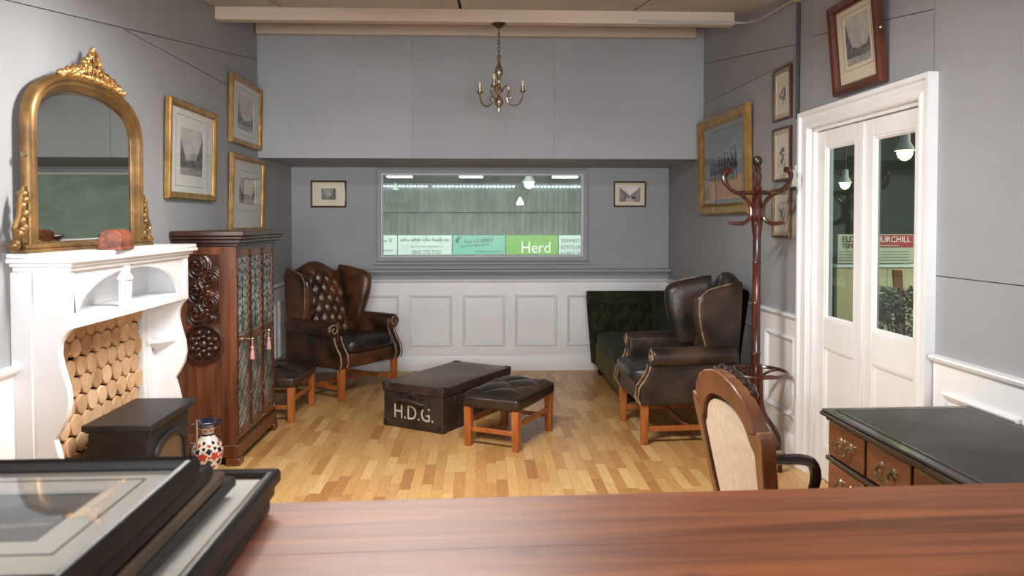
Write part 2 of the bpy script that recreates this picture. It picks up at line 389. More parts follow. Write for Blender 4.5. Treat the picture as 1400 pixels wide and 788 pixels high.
def riders(u, v):
    c = Vector(S(150, 166, 178)[:3])*(1-.35*v+.25*(fbm(u*5, v*5, 3)-.4))
    g = .30+.02*sin(u*9)
    if v < g: c = Vector(S(196, 158, 118)[:3])*(.8+.4*fbm(u*8, v*14, 9))
    ink = lambda *q: Vector(S(*q)[:3])
    for k, (cx, s_) in enumerate(((.09, .62), (.17, .70), (.25, .66), (.34, .80), (.42, .74), (.50, .88), (.59, .84), (.70, 1.0), (.81, 1.06))):
        base = .27-.03*(s_-.6); x = (u-cx)/s_; y = (v-base)/s_
        if 0 < y < .16 and min(abs(x-.035), abs(x-.018), abs(x+.03), abs(x+.045)) < .006: c = ink(44, 36, 36)
        if (x/.062)**2+((y-.19)/.055)**2 < 1: c = ink(34+(k*37) % 22, 28, 30)
        if abs(x+.045+(y-.24)*.35) < .018 and .2 < y < .33: c = ink(38, 30, 30)
        if ((x-.008)/.028)**2+((y-.31)/.075)**2 < 1: c = ink(40, 46, 66) if k % 2 else ink(58, 44, 48)
        if (x-.008)**2+(y-.405)**2 < .0003: c = ink(140, 108, 94)
        if abs(x-.008) < .014 and .415 < y < .47: c = ink(60, 58, 62)
        if abs(x-.012) < .008 and .46 < y < .51: c = ink(214, 212, 214)
        if abs(x+.03-(y*.05)) < .003 and .3 < y < .6: c = ink(90, 84, 80)
    return tuple(c)
def sketch(seed):
    def fn(u, v):
        c = Vector(S(214, 206, 186)[:3]); d = ((u-.5)/.27)**2+((v-.47)/.24)**2
        t = fbm(u*9, v*13, seed)
        if d < 1 and t > .40+.2*d: c = Vector(S(96, 98, 92)[:3])*(.6+.7*fbm(u*20, v*20, seed+2))
        if v < .30 and v > .2 and abs(u-.5) < .3 and t > .5: c *= .6
        return tuple(c)
    return fn
def seascape(u, v):
    c = Vector(S(112, 120, 124)[:3])*(.8+.35*fbm(u*6, v*6, 21))
    if v < .45: c = Vector(S(98, 100, 100)[:3])*(.75+.4*fbm(u*9, v*16, 25))
    if abs(u-.80)*1.1+abs(v-.58) < .20: c = Vector(S(78, 84, 90)[:3])
    if abs(v-(.30+.2*(u-.55))) < .03 and .5 < u < .95: c = Vector(S(152, 150, 142)[:3])
    if u < .55 and .5 < v < .62 and fbm(u*12, v*12, 33) > .5: c = Vector(S(140, 134, 122)[:3])
    if u < .35 and v > .55: c = Vector(S(96, 120, 136)[:3])*(.8+.4*fbm(u*7, v*7, 3))
    return tuple(c)

def rectpath(w_, h_): return [(-w_/2, -h_/2), (w_/2, -h_/2), (w_/2, h_/2), (-w_/2, h_/2)]
def picture(name, label, loc, rz, wd, ht, fw, fd, fmat, mmat, pw, ph, fn, lean=0, inner=None, line=None, group=None, px=0, pz=0, hook=False, rx=None, nx=56, ny=48):
    """framed picture, back at local y = 0, facing -y, origin at its centre"""
    t = E(name, label, 'picture', loc, rz, group); t.rotation_euler[0] = rx if rx is not None else lean
    G().sweep(rectpath(wd, ht), [(0, -.002), (0, -fd*.75), (fw*.18, -fd), (fw*.55, -fd*.86), (fw*.8, -fd*.92), (fw, -fd*.62), (fw, -.002)]).put('frame', fmat, t, ang=25)
    if inner: G().sweep(rectpath(wd-2*fw+.004, ht-2*fw+.004), [(0, -fd*.3), (0, -fd*.62), (.012, -fd*.5), (.012, -fd*.3)]).put('slip', inner, t)
    box('backing_board', -wd/2+fw*.4, wd/2-fw*.4, -.006, -.001, -ht/2+fw*.4, ht/2-fw*.4, 'backing', t)
    iw, ih = wd-2*fw+.01, ht-2*fw+.01
    G().ring(rectpath(iw, ih), [(x+px, z+pz) for x, z in rectpath(pw, ph)], -.012, -.0065).put('mount', mmat, t)
    if line:
        G().ring([(x+px, z+pz) for x, z in rectpath(pw+line*2+.006, ph+line*2+.006)], [(x+px, z+pz) for x, z in rectpath(pw+line*2, ph+line*2)], -.0128, -.0118).put('mount_line', 'mount_line', t)
    printed('print', pw+.004, ph+.004, fn, t, (px, -.0075, pz), nx, ny)
    G().box(-iw/2, iw/2, -fd*.5-.002, -fd*.5, -ih/2, ih/2).put('glazing', 'pane_clear', t)
    if hook: G().lathe([(.009, 0), (.009, .004), (.004, .006), (.004, .02)], (wd/2, -fd*.5, .02), 8, 'x').put('hanging_eye', 'brass', t)
    return t

# ================================================================== THE ROOM
D2, D1, XL, YR = 7.82, 6.66, -1.90, -2.0
def XR(y): return 1.93+.018*(7.82-y)
RZ = -90+math.degrees(math.atan(.018))          # heading of things hung on the right wall
def CZ(y): return 3.053+.141*(max(y, 1.5)-5.59) # underside of the ceiling
def rw(g):                                      # (y along wall, t out from wall, z) -> world for the right wall
    g.v = [(XR(p[0])-p[1], p[0], p[2]) for p in g.v]; return g
def lw(g):
    g.v = [(XL+p[1], p[0], p[2]) for p in g.v]; return g
def bw(g):                                      # (x, t out, z)
    g.v = [(p[0], D2-p[1], p[2]) for p in g.v]; return g

# ---- floor of three-strip laminate
fo = struct(box('floor', XL-.1, 2.25, YR, D2+.1, -.06, -.003, 'floor_base'), 'light oak strip laminate floor of the room', 'floor')
SW, SL = .062, .36
cells = []
ncol = int((2.12-XL)/SW)
for i in range(ncol):
    off = (hsh(i, 3)*.9+(i % 3)*.31) % 1*SL
    y = YR-off
    while y < D2-.02:
        y0, y1 = max(y, YR+.01), min(y+SL, D2-.012)
        if y1-y0 > .05: cells.append((XL+.01+i*SW, y0, y1))
        y += SL
vis = [c for c in cells if c[1] > 4.05 and c[2]-c[1] > SL-.01 and (c[0]+.03)/c[1] > -.315 and (c[0]+.03)/c[1] < .43]
vis.sort(key=lambda c: c[1]); near = vis[:298]; ns = set((c[0], c[1]) for c in near)
me = G().box(0.0004, SW-.0004, .0006, SL-.0006, -.004, 0).put('floor_strip', 'floor_strip', fo)
me.location = (near[0][0], near[0][1], 0)
for c in near[1:]:
    o = bpy.data.objects.new('floor_strip', me.data); COL.objects.link(o); o.parent = fo; o.location = (c[0], c[1], 0)
g = G()
for c in cells:
    if (c[0], c[1]) not in ns: g.box(c[0]+.0004, c[0]+SW-.0004, c[1]+.0006, c[2]-.0006, -.004, 0)
tag(g.put('far_strips', 'floor_strip', fo), kind='stuff')

# ---- left wall: studwork with boards
wl = struct(box('wall_left', XL-.12, XL-.006, YR-.1, D2+.12, -.05, 3.45, 'grey_dark'), 'grey-blue boarded left wall with hanging pictures', 'wall')
def seam(y): return CZ(y)-.305
def board(pts, wrap, parent):
    g = G(); n = len(pts)
    vv = [(p[0], -.006, p[1]) for p in pts]+[(p[0], 0.0, p[1]) for p in pts]
    g.add(vv, [tuple(range(n)), tuple(range(n, 2*n))[::-1]]+[(i, (i+1) % n, n+(i+1) % n, n+i) for i in range(n)])
    wrap(g).put('wall_board', 'grey_wall', parent)
e = .0022
for (a, b) in ((YR, 1.8), (1.8, 4.2)):
    board([(a+e, 0), (b-e, 0), (b-e, seam(b)-e)]+([(1.5, seam(1.5)-e)] if a < 1.5 < b else [])+[(a+e, seam(a)-e)], lw, wl)
for (a, b) in ((4.2, 6.655), ):
    board([(a+e, 0), (b-e, 0), (b-e, 2.547-e), (a+e, 2.547-e)], lw, wl)
    board([(a+e, 2.547+e), (b-e, 2.547+e), (b-e, seam(b)-e), (a+e, seam(a)-e)], lw, wl)
board([(6.655+e, 0), (D2, 0), (D2, 2.09), (6.655+e, 2.09)], lw, wl)
for (a, b) in ((YR, 1.5), (1.5, 4.6), (4.6, 6.655)):
    board([(a+e, seam(a)+e), (b-e, seam(b)+e), (b-e, CZ(b)+.02), (a+e, CZ(a)+.02)], lw, wl)

# ---- right wall with the doorway
DY0, DY1, DZ = 3.40, 4.54, 2.075
g = G()
for (a, b, z0, z1) in ((YR-.1, DY0, -.05, 3.45), (DY1, D2+.12, -.05, 3.45), (DY0, DY1, DZ, 3.45)):
    g.box(a, b, -.12, -.006, z0, z1)
wr = struct(rw(g).put('wall_right', 'grey_dark'), 'grey-blue boarded right wall around the white glazed doors', 'wall')
board([(6.655+e, 0), (D2, 0), (D2, 2.09), (6.655+e, 2.09)], rw, wr)
board([(4.74+e, 0), (6.655-e, 0), (6.655-e, 2.545-e), (4.74+e, 2.545-e)], rw, wr)
board([(4.74+e, 2.545+e), (6.655-e, 2.545+e), (6.655-e, seam(6.655)-e), (4.74+e, seam(4.74)-e)], rw, wr)
board([(4.74+e, seam(4.74)+e), (6.655-e, seam(6.655)+e), (6.655-e, CZ(6.655)+.02), (4.74+e, CZ(4.74)+.02)], rw, wr)
board([(DY1, 0), (4.72-e, 0), (4.72-e, CZ(4.72)), (DY1, CZ(DY1))], rw, wr)
board([(3.345+e, DZ), (DY1-e, DZ), (DY1-e, seam(DY1)+.03-e), (3.345+e, seam(3.345)+.03-e)], rw, wr)
board([(3.345+e, seam(3.345)+.03+e), (DY1-e, seam(DY1)+.03+e), (DY1-e, CZ(DY1)+.02), (3.345+e, CZ(3.345)+.02)], rw, wr)
for (a, b) in ((YR, 1.2), (1.2, 3.345)):
    board([(a+e, 0), (b-e, 0), (b-e, 1.28-e), (a+e, 1.28-e)], rw, wr)
    board([(a+e, 1.28+e), (b-e, 1.28+e), (b-e, CZ(b)+.02), (a+e, CZ(a)+.02)], rw, wr)

# ---- alcove wall with window opening, bulkhead above, wall behind the photographer
WX0, WX1, WZ0, WZ1 = -1.015, 1.06, 1.14, 2.027
g = G()
for (a, b, z0, z1) in ((XL-.1, WX0, -.05, 2.3), (WX1, 2.1, -.05, 2.3), (WX0, WX1, -.05, WZ0), (WX0, WX1, WZ1, 2.3)): g.box(a, b, D2, D2+.12, z0, z1)
wb = struct(g.put('wall_back', 'grey_wall'), 'grey alcove wall around the wide window', 'wall')
bk = struct(box('wall_bulkhead', XL-.1, 2.1, D1+.008, D2+.12, 2.068, 3.5, 'grey_wall'), 'grey boarded bulkhead wall hanging over the window alcove', 'wall')
ed = [XL, -.583, .64, XR(D1)]
for i in range(3): box('wall_board', ed[i]+.0015, ed[i+1]-.0015, D1, D1+.008, 2.065, 3.35, 'grey_wall', bk)
OX0, OX1, OZ0, OZ1 = -1.6, 2.0, .35, 2.30  # opening added and sized to let the rear fill light in
g = G()
for (a, b, z0, z1) in ((-2.0, OX0, -.05, 3), (OX1, 2.3, -.05, 3), (OX0, OX1, -.05, OZ0), (OX0, OX1, OZ1, 3)): g.box(a, b, YR-.12, YR, z0, z1)
struct(g.put('wall_rear', 'grey_wall'), 'unseen grey wall behind the bar with an opening added for the fill light', 'wall')

# ---- ceiling boards and beams
g = G(); g.add([(XL-.1, YR-.1, CZ(0)+.03), (2.3, YR-.1, CZ(0)+.03), (2.3, 1.5, CZ(1.5)+.03), (XL-.1, 1.5, CZ(1.5)+.03), (2.3, D2+.1, CZ(D2+.1)+.03), (XL-.1, D2+.1, CZ(D2+.1)+.03)], [(0,1,2,3), (3,2,4,5)])
n = len(g.v); g.add([(p[0], p[1], p[2]+.12) for p in g.v], [(0,1,2,3), (3,2,4,5)])
ce = struct(g.put('ceiling', 'grey_dark'), 'sloping ceiling of painted boards', 'ceiling')
ex = [XL, -1.416, -.144, 1.113, 2.12]; ey = [YR, 1.5, 3.1, D1]
for j in range(3):
    for i in range(4):
        a, b, c, d = ex[i]+.011, ex[i+1]-.011, ey[j]+.008, ey[j+1]-.008
        if i == 3: b = XR((c+d)/2)+.02
        G().add([(a,c,CZ(c)), (b,c,CZ(c)), (b,d,CZ(d)), (a,d,CZ(d)), (a,c,CZ(c)+.029), (b,c,CZ(c)+.029), (b,d,CZ(d)+.029), (a,d,CZ(d)+.029)],
                [(0,3,2,1), (4,5,6,7), (0,1,5,4), (1,2,6,5), (2,3,7,6), (3,0,4,7)]).put('ceiling_board', 'ceiling_board', ce)
struct(box('trim_1', XL+.005, 1.865, 5.60, 5.69, 2.965, 3.06, 'beam_paint', None, .004), 'cream painted ceiling beam that carries the chandelier', 'beam')
struct(box('trim_2', XL+.01, 1.86, 6.585, 6.655, 3.105, 3.205, 'beam_paint', None, .004), 'cream painted beam along the top of the bulkhead', 'beam')
o = rw(G().box(2.2, 4.72, .0, .05, -.05, 0))
o.v = [(p[0], p[1], p[2]+CZ(p[1])-.0) for p in o.v]
struct(o.put('trim_3', 'beam_paint'), 'cream batten along ceiling above the glazed doors', 'beam')

for k, bt in enumerate(BATTENS):
    t = E('batten_lamp', 'white shaded batten lamp under the ceiling', 'lamp', bt)
    box('housing', -.60, .60, -.16, .16, 0, .05, 'white_paint', t, .006)
    for sx in (-.5, .5): box('hanger', sx-.01, sx+.01, -.01, .01, .05, CZ(bt[1])-bt[2]+.001, 'white_paint', t)
    box('reflector_lip', -.61, .61, -.175, -.16, -.06, .04, 'white_paint', t); box('reflector_lip', -.61, .61, .16, .175, -.06, .04, 'white_paint', t)

# ---- wainscot: boards, cap rails, panels, baseboards
def cap_prof(t0): return [(0, .895), (t0, .895), (t0+.006, .905), (t0+.022, .912), (t0+.028, .925), (t0+.022, .933), (0, .935)]
def strip(prof, a, b):      # profile (t,z) run from a to b along the wall axis
    g = G(); n = len(prof)
    g.add([(a, p[0], p[1]) for p in prof]+[(b, p[0], p[1]) for p in prof], [tuple(range(n)), tuple(range(n, 2*n))[::-1]]+[(i, (i+1) % n, n+(i+1) % n, n+i) for i in range(n)])
    return g
BASE = [(0, 0), (.030, 0), (.030, .135), (.024, .148), (.018, .165), (.012, .170), (0, .170)]
def panel(c, w_, z0, z1, wrap, parent):
    g = G().sweep(rectpath(w_, z1-z0), [(0, 0), (0, -.012), (.008, -.020), (.02, -.014), (.030, -.006), (.032, 0)])
    g.v = [(p[0]+c, .012-p[1]-.0005, p[2]+(z0+z1)/2) for p in g.v]
    wrap(g).put('panel_moulding', 'white_paint', parent)
def wains(tagname, wrap, a, b, cs, n0, wid=.44, zz=(.253, .775)):
    p = struct(wrap(strip([(0, 0), (.012, 0), (.012, .90), (0, .90)], a, b)).put('trim_%d' % n0, 'white_paint'), 'white panelled wainscot %s' % tagname, 'wainscot')
    for c in cs: panel(c, wid, zz[0], zz[1], wrap, p)
    wrap(strip(cap_prof(.012), a, b)).put('cap_rail', 'white_paint', p)
    return p
wains('under the alcove window', bw, XL, XR(D2), [-1.57, -1.036, -.503, .034, .563, 1.095, 1.63], 4, .432)
wains('along the left wall', lw, YR, 7.79, [7.46, 6.86, 6.26, 5.2, 2.72, 2.12], 5, .45)
wains('on the right wall behind the coat stand', rw, 4.655, 7.79, [4.95, 5.55, 6.15, 6.75, 7.35], 6, .47, (.28, .785))
wains('on the right wall behind the desk', rw, YR, 3.30, [2.99, 2.43, 1.83, 1.2], 7, .47, (.28, .785))
struct(bw(strip(BASE, XL, XR(D2))).put('baseboard_back', 'white_paint'), 'white baseboard under the window', 'baseboard')
struct(lw(strip(BASE, YR, 7.79)).put('baseboard_left', 'white_paint'), 'white baseboard of the left wall', 'baseboard')
g = rw(strip(BASE, 4.655, 7.79)); h = rw(strip(BASE, YR, 3.30)); g.add(h.v, h.f)
struct(g.put('baseboard_right', 'white_paint'), 'white baseboard of the right wall', 'baseboard')

# ---- window shelf and window
struct(box('trim_8', XL+.002, XR(D2)-.002, D2-.13, D2, 1.012, 1.038, 'grey_wall', None, .003), 'grey painted window shelf across the alcove', 'shelf')
win = struct(E('window_1', 'wide hazy window looking into the market hall', 'window', (0, D2, 0)), None, None)
cxw, czw = (WX0+WX1)/2, (WZ0+WZ1)/2
fr = G().sweep(rectpath(WX1-WX0+.07, WZ1-WZ0+.05), [(0, 0), (0, -.03), (.012, -.038), (.045, -.03), (.05, .03), (.05, .1), (.0, .1)])
fr.v = [(p[0]+cxw, p[1], p[2]+czw) for p in fr.v]; fr.put('window_frame', 'grey_wall', win)
fr = G().sweep(rectpath(WX1-WX0-.02, WZ1-WZ0-.04), [(0, .02), (0, -.012), (.014, -.02), (.022, .02)])
fr.v = [(p[0]+cxw, p[1], p[2]+czw) for p in fr.v]; fr.put('glazing_bead', 'white_paint', win)
box('pane', WX0+.01, WX1-.01, .03, .036, WZ0+.01, WZ1-.01, 'pane_hazy', win)
box('window_sill', WX0-.06, WX1+.06, -.05, 0.0, 1.085, 1.11, 'grey_wall', win, .004)

# ---- the pair of glazed doors
d1 = struct(E('door_1', 'white architrave framing the pair of glazed doors', 'door', (0, 0, 0)), None, None)
AW = .11
g = G().sweep([(-(DY0-.09), 0), (-(DY0-.09), DZ+.105), (-(DY1+AW), DZ+.105), (-(DY1+AW), 0)],
    [(0, 0), (0, -.046), (.022, -.046), (.03, -.032), (.05, -.030), (.068, -.024), (.082, -.034), (.098, -.032), (.105, -.022), (.105, 0)], cyc=False)
g.v = [(-p[0], -p[1], p[2]) for p in g.v]
rw(g).put('architrave', 'white_paint', d1, ang=20)
g = G().box(DY1-.022, DY1-.0, -.12, .0, 0, DZ).box(DY0, DY0+.02, -.12, .0, 0, DZ).box(DY0, DY1, -.12, 0, DZ-.02, DZ)
rw(g).put('door_lining', 'white_paint', d1)
def leaf(a, b, hinge_hi, label):
    """a door leaf between y=a (near) and y=b (far)"""
    t = tag(struct(E('door_2' if hinge_hi else 'door_3', label, 'door', (0, 0, 0))))
    T0, T1 = -.062, -.022
    st = .095; zt, zm, zb = DZ-.115, .95, .20
    for (p, q) in ((a, a+st), (b-st, b)): rw(G().box(p, q, T0, T1, .006, DZ-.024)).put('stile', 'white_paint', t, .003)
    for (z0, z1) in ((zt, DZ-.024), (.78, zm), (.006, zb)): rw(G().box(a+st, b-st, T0, T1-.0005, z0, z1)).put('rail', 'white_paint', t, .002)
    rw(G().box(a+st-.01, b-st+.01, -.046, -.041, zm-.01, zt+.01)).put('pane', 'pane_door', t)
    rw(G().box(a+st-.01, b-st+.01, -.052, -.038, zb-.01, .79)).put('door_panel', 'white_paint', t)
    for (z0, z1) in ((zm, zt), (zb, .78)):
        g = G().sweep(rectpath(b-a-2*st, z1-z0), [(0, .0), (0, -.014), (.010, -.012), (.020, 0)])
        g.v = [((a+b)/2+p[0], -.040-p[1], p[2]+(z0+z1)/2) for p in g.v]
        rw(g).put('panel_moulding', 'white_paint', t)
    hy = b-.002 if hinge_hi else a+.002
    for z in (.35, 1.05, 1.75): rw(G().lathe([(.006, z-.045), (.006, z+.045)], (hy, T1+.004, 0), 8)).put('hinge', 'white_paint', t)
    return t
mid = 3.985
leaf(mid+.002, DY1-.024, True, 'far leaf of the white glazed doors')
leaf(DY0+.022, mid-.002, False, 'near leaf of the white glazed doors')
rw(G().box(mid-.018, mid+.018, -.022, -.012, .01, DZ-.03)).put('cover_strip', 'white_paint', d1, .003)

# ================================================================== PICTURES
def onl(y, z, off=.0): return (XL+off, y, z)
def onr(y, z, off=.0): return (XR(y)-off, y, z)
LP = 'gilt-framed engravings on the left wall'
picture('framed_engraving', 'wide gilt-framed engraving between the arched mirror and the pair of pictures', onl(5.10, 1.968, .012), 90, .83, .615, .045, .035, 'gold', 'mount_white', .40, .30, landscape(3, .85, .95, .25), lean=radians(1.5), line=.07, group=LP)
picture('framed_engraving', 'gilt-framed engraving hanging highest in the left corner', onl(6.26, 2.382, .012), 90, .79, .52, .04, .035, 'gold', 'mount_white', .42, .27, landscape(11, .9, .5, .25), lean=radians(1.5), line=.04, group=LP)
picture('framed_engraving', 'gilt-framed engraving directly above the carved cabinet', onl(6.28, 1.735, .012), 90, .86, .61, .04, .035, 'gold', 'mount_white', .42, .20, landscape(19, .8, .6, .3), lean=radians(1.5), line=.055, group=LP, pz=.03)
picture('framed_painting', 'large gilt-framed painting of mounted soldiers behind the coat stand', onr(6.06, 1.98, .012), RZ, 1.16, .80, .075, .05, 'gold', 'mount_grey', .80, .56, riders, lean=radians(1.2), inner='gold_bright', line=.004, nx=150, ny=110)
SG = 'three narrow prints beside the doors'
for k, (z, hh, lab) in enumerate(((2.355, .345, 'topmost of three small framed prints beside the glazed doors'), (1.96, .35, 'middle of three small framed prints beside the glazed doors'), (1.575, .325, 'lowest of three small framed prints beside the glazed doors'))):
    picture('framed_print', lab, onr(4.955, z, .004), RZ, .275, hh, .016, .02, 'frame_wood' if k < 2 else 'gold_antique', 'mount_cream', .19, hh-.085, sketch(40+k*7), lean=radians(.5), group=SG)
picture('framed_engraving', 'tilted dark wood framed engraving hanging above the glazed doors', onr(3.955, 2.455, .022), RZ, .50, .49, .05, .045, 'frame_wood', 'mount_cream', .25, .25, landscape(31, .95, .55, .28, .72), lean=radians(5), line=.02, pz=.02, hook=True)
picture('framed_print', 'small framed black and white print left of the window', (-1.528, D2, 1.797), 0, .357, .272, .018, .022, 'frame_wood', 'mount_cream', .145, .115, avenue, group='small prints beside the window')
picture('framed_print', 'small cream-mounted street print right of the window', (1.528, D2, 1.80), 0, .333, .262, .016, .022, 'frame_brown', 'mount_cream', .215, .155, street, group='small prints beside the window')

# ================================================================== OVERMANTEL MIRROR
mi = E('overmantel_mirror', 'gilt arched mirror with carved crest standing on the white mantel', 'mirror', (XL+.03, 3.73, 1.392), 90)
HW, ZS, ZT = .525, .53, .80
def archline(hw, zs, zt, z0, n=28):
    pts = [(-hw, z0), (hw, z0)]
    for i in range(n+1):
        a = pi*i/n; c, s_ = cos(a), sin(a)
        pts.append((hw*math.copysign(abs(c)**.80, c), zs+(zt-zs)*abs(s_)**.86))
    return pts
fpth = archline(HW, ZS, ZT, .03)[1:]+[(-HW, .03)]
G().sweep(fpth, [(0, 0), (0, -.03), (.010, -.046), (.024, -.050), (.036, -.040), (.048, -.044), (.058, -.032), (.072, -.022), (.072, 0)], cyc=False).put('frame', 'gold_antique', mi, ang=50)
gi = archline(HW-.07, ZS-.005, ZT-.07, .028); go = archline(HW-.092, ZS-.008, ZT-.092, .05)
G().add([(p[0], -.010, p[1]) for p in gi]+[(p[0], -.014, p[1]) for p in go], [(i, (i+1) % len(gi), len(gi)+(i+1) % len(gi), len(gi)+i) for i in range(len(gi))]).put('bevel', 'mirror_bevel', mi)
G().prism(go, -.014, -.006).put('glass', 'mirror_silver', mi)
g = G().box(-.595, .595, -.066, 0, .0, .016).box(-.58, .58, -.058, 0, .016, .034); g.put('base', 'gold_antique', mi, .004)
for s_ in (-1, 1):       # scrolled side brackets
    g = G()
    for (x, z, r) in ((.565, .06, .028), (.59, .075, .02), (.556, .10, .022), (.572, .13, .019), (.553, .16, .018), (.570, .19, .017), (.553, .215, .016), (.562, .24, .013), (.612, .035, .022), (.636, .03, .014)):
        g.ball((s_*x, -.028, z), r, .022, r*1.15, 8, 6)
    g.tube([(s_*.60, -.03, .05), (s_*.62, -.03, .10), (s_*.585, -.03, .15), (s_*.575, -.03, .22), (s_*.555, -.03, .27)], [.014, .012, .012, .01, .005], 7)
    g.put('side_scroll', 'gold_antique', mi)
g = G(); rnd = random.Random(5)
def oz(x): return ZS+(ZT-ZS)*(1-min(1, abs(x)/HW)**2.5)**.43
for k in range(60):      # carved foliage crest
    u = -1+2*k/59; x = u*.285; hgt = .10*max(0, 1-abs(u)*2.6)+.046*(1-abs(u))+.008
    for q in range(3):
        zz = oz(x)+hgt*(q/2)*rnd.uniform(.6, 1)
        g.ball((x+rnd.uniform(-.010, .010), -.03-rnd.uniform(0, .02), zz), rnd.uniform(.009, .017), .014, rnd.uniform(.009, .017), 7, 5)
for s_ in (-1, 1):
    for (x0, R) in ((.045, .034), (.115, .026), (.18, .022), (.235, .016)):
        g.tube([(s_*(x0+R*(1-t/14*.6)*cos(t*.62)), -.048, oz(x0)+R*.9+R*(1-t/14*.6)*sin(t*.62)) for t in range(14)], [.009-.0004*t for t in range(14)], 6)
g.tube([(0.026*cos(t*.5)*(1-.02*t), -.05, ZT+.098+.026*sin(t*.5)) for t in range(14)], .009, 6)
g.put('crest', 'gold_bright', mi)
bolt = G().lathe([(.012, 0), (.012, .012), (.006, .018)], (0, 0, 0), 8, 'x'); bolt.v = [(-p[0]-HW, p[1]-.02, p[2]+.40) for p in bolt.v]; bolt.put('fixing_knob', 'brass', mi)

# wooden domed box on the mantel
bx_ = E('domed_box', 'reddish burr wood domed box standing before the mirror', 'box', (-1.672, 3.60, 1.392), 8)
pr = [(-.05, 0), (.05, 0)]+[(.05*cos(pi*i/12)*1.0, .048+.045*sin(pi*i/12)) for i in range(13)]
G().prism(pr, -.085, .085).put('body', 'burr_wood', bx_, .006, 3)
g = G().prism([(-.053, .0), (.053, .0), (.053, .012), (-.053, .012)], -.09, .09); g.put('base', 'burr_wood', bx_, .003)
g = G().tube([(-.045, .075, .055), (-.075, .07, .060), (-.10, .065, .063)], [.016, .012, .003], 8); g.put('handle', 'mahogany_dark', bx_)

# ================================================================== FIREPLACE SURROUND
fp = E('fireplace_surround', 'white painted fireplace surround with arched niche and scalloped sides', 'fireplace', (XL, 3.83, 0), 0)
Y0, Y1 = -.64, .635     # local y range of the body
g = G()
for (p, z0, z1, o_) in ((.235, 1.315, 1.335, .0), (.25, 1.335, 1.352, .02), (.268, 1.352, 1.372, .045), (.262, 1.372, 1.392, .04)): g.box(0, p, Y0-o_, Y1+o_, z0, z1)
g.put('mantel_shelf', 'white_paint', fp, .005)
sp = [(.0, 0), (.205, 0), (.212, .30), (.20, .46), (.175, .57), (.160, .625), (.185, .665), (.212, .72), (.222, .78), (.216, .84), (.196, .91), (.182, .975), (.186, 1.02), (.205, 1.055), (.222, 1.072), (.228, 1.08), (.228, 1.318), (0, 1.318)]
for y in (Y0, Y1-.038):
    n = len(sp); G().prism(sp, y, y+.038, 'y').put('side_board', 'white_paint', fp, .004)
box('pilaster_strip', 0, .085, Y0-.014, Y0, 0, 1.315, 'white_paint', fp, .004)
# arched fascia
na = 24; a0, a1, zb, zt = -.565, .545, 1.125, 1.298
arch = [(a0+(a1-a0)*i/na, zb+(zt-zb)*(max(0, 1-abs(2*i/na-1)**2.3))**.62) for i in range(na+1)]
out_ = [(Y0+.038+(Y1-Y0-.076)*i/na, 1.318) for i in range(na+1)]
vv = []
for p in (.195, .218): vv += [(p, q[0], q[1]) for q in arch]+[(p, q[0], q[1]) for q in out_]
n = na+1; ff = []
for i in range(na): ff += [(i, i+1, n+i+1, n+i), (2*n+i, 3*n+i, 3*n+i+1, 2*n+i+1), (i, 2*n+i, 2*n+i+1, i+1)]
g = G().add(vv, ff); g.box(.195, .218, Y0+.038, a0+.002, 1.10, 1.14).box(.195, .218, a1-.002, Y1-.038, 1.10, 1.14)
g.put('arched_fascia', 'white_paint', fp)
box('niche_back', .006, .02, Y0+.038, Y1-.038, 1.10, 1.318, 'white_paint', fp)
g = G().box(.0, .232, Y0+.038, Y1-.038, 1.078, 1.118); g.put('niche_shelf', 'white_paint', fp, .004)
# corbel between the two halves of the arch
g = G()
cp = [(.030, 1.318), (.032, 1.295), (.028, 1.280), (.034, 1.268), (.044, 1.258), (.046, 1.246), (.030, 1.240), (.028, 1.236)]
g.loft([[(.208+r*.8*cos(2*pi*k/12), -.11+r*sin(2*pi*k/12), z) for k in range(12)] for r, z in cp])
for dy in (-.018, 0, .018): g.tube([(.226, -.11+dy, 1.238), (.226, -.11+dy, 1.19), (.222, -.11+dy*.9, 1.15), (.216, -.11+dy*.9, 1.118)], .0085, 8)
g.box(.19, .218, -.132, -.088, 1.118, 1.238); g.put('corbel', 'white_paint', fp)
box('inner_jamb', .012, .05, .46, Y1-.038, 0, 1.078, 'white_paint', fp, .004)
box('inner_jamb', .05, .062, .50, .535, 0, 1.078, 'white_paint', fp, .003)
box('inner_jamb', .012, .05, Y0+.038, Y0+.05, 0, 1.078, 'white_paint', fp, .003)
g = G()
g.add([(.062, Y1-.038, .86), (.175, Y1-.038, .86), (.062, Y1-.15, .86), (.062, Y1-.038, .842), (.175, Y1-.038, .842), (.062, Y1-.15, .842), (.07, Y1-.038, .78)], [(0,1,2), (0,3,4,1), (1,4,5,2), (2,5,3,0), (3,6,4), (4,6,5), (5,6,3)])
g.put('corner_bracket', 'white_paint', fp)
box('back_board', .0, .012, Y0+.03, Y1-.03, 0, 1.08, 'soot', fp)
lm = G().lathe([(.0475, 0), (.0475, .026), (.0465, .0275), (.02, .028), (.002, .0282)], (0, 0, 0), 16, 'x'); lo = lm.put('log', 'log_end', fp)
r_, first = 0, True; rnd = random.Random(3)
z = .05
while z < 1.06:
    y = Y0+.105+(.05 if r_ % 2 else 0)
    while y < .462:
        o = lo if first else bpy.data.objects.new('log', lo.data)
        if not first: COL.objects.link(o); o.parent = fp
        first = False; s_ = rnd.uniform(.92, 1.05)
        o.location = (.012+rnd.uniform(0, .004), y+rnd.uniform(-.003, .003), min(z, 1.025)+rnd.uniform(-.003, .003)); o.scale = (1, s_, s_); o.rotation_euler = (rnd.uniform(0, 6), 0, 0)
        y += .1
    z += .0885; r_ += 1

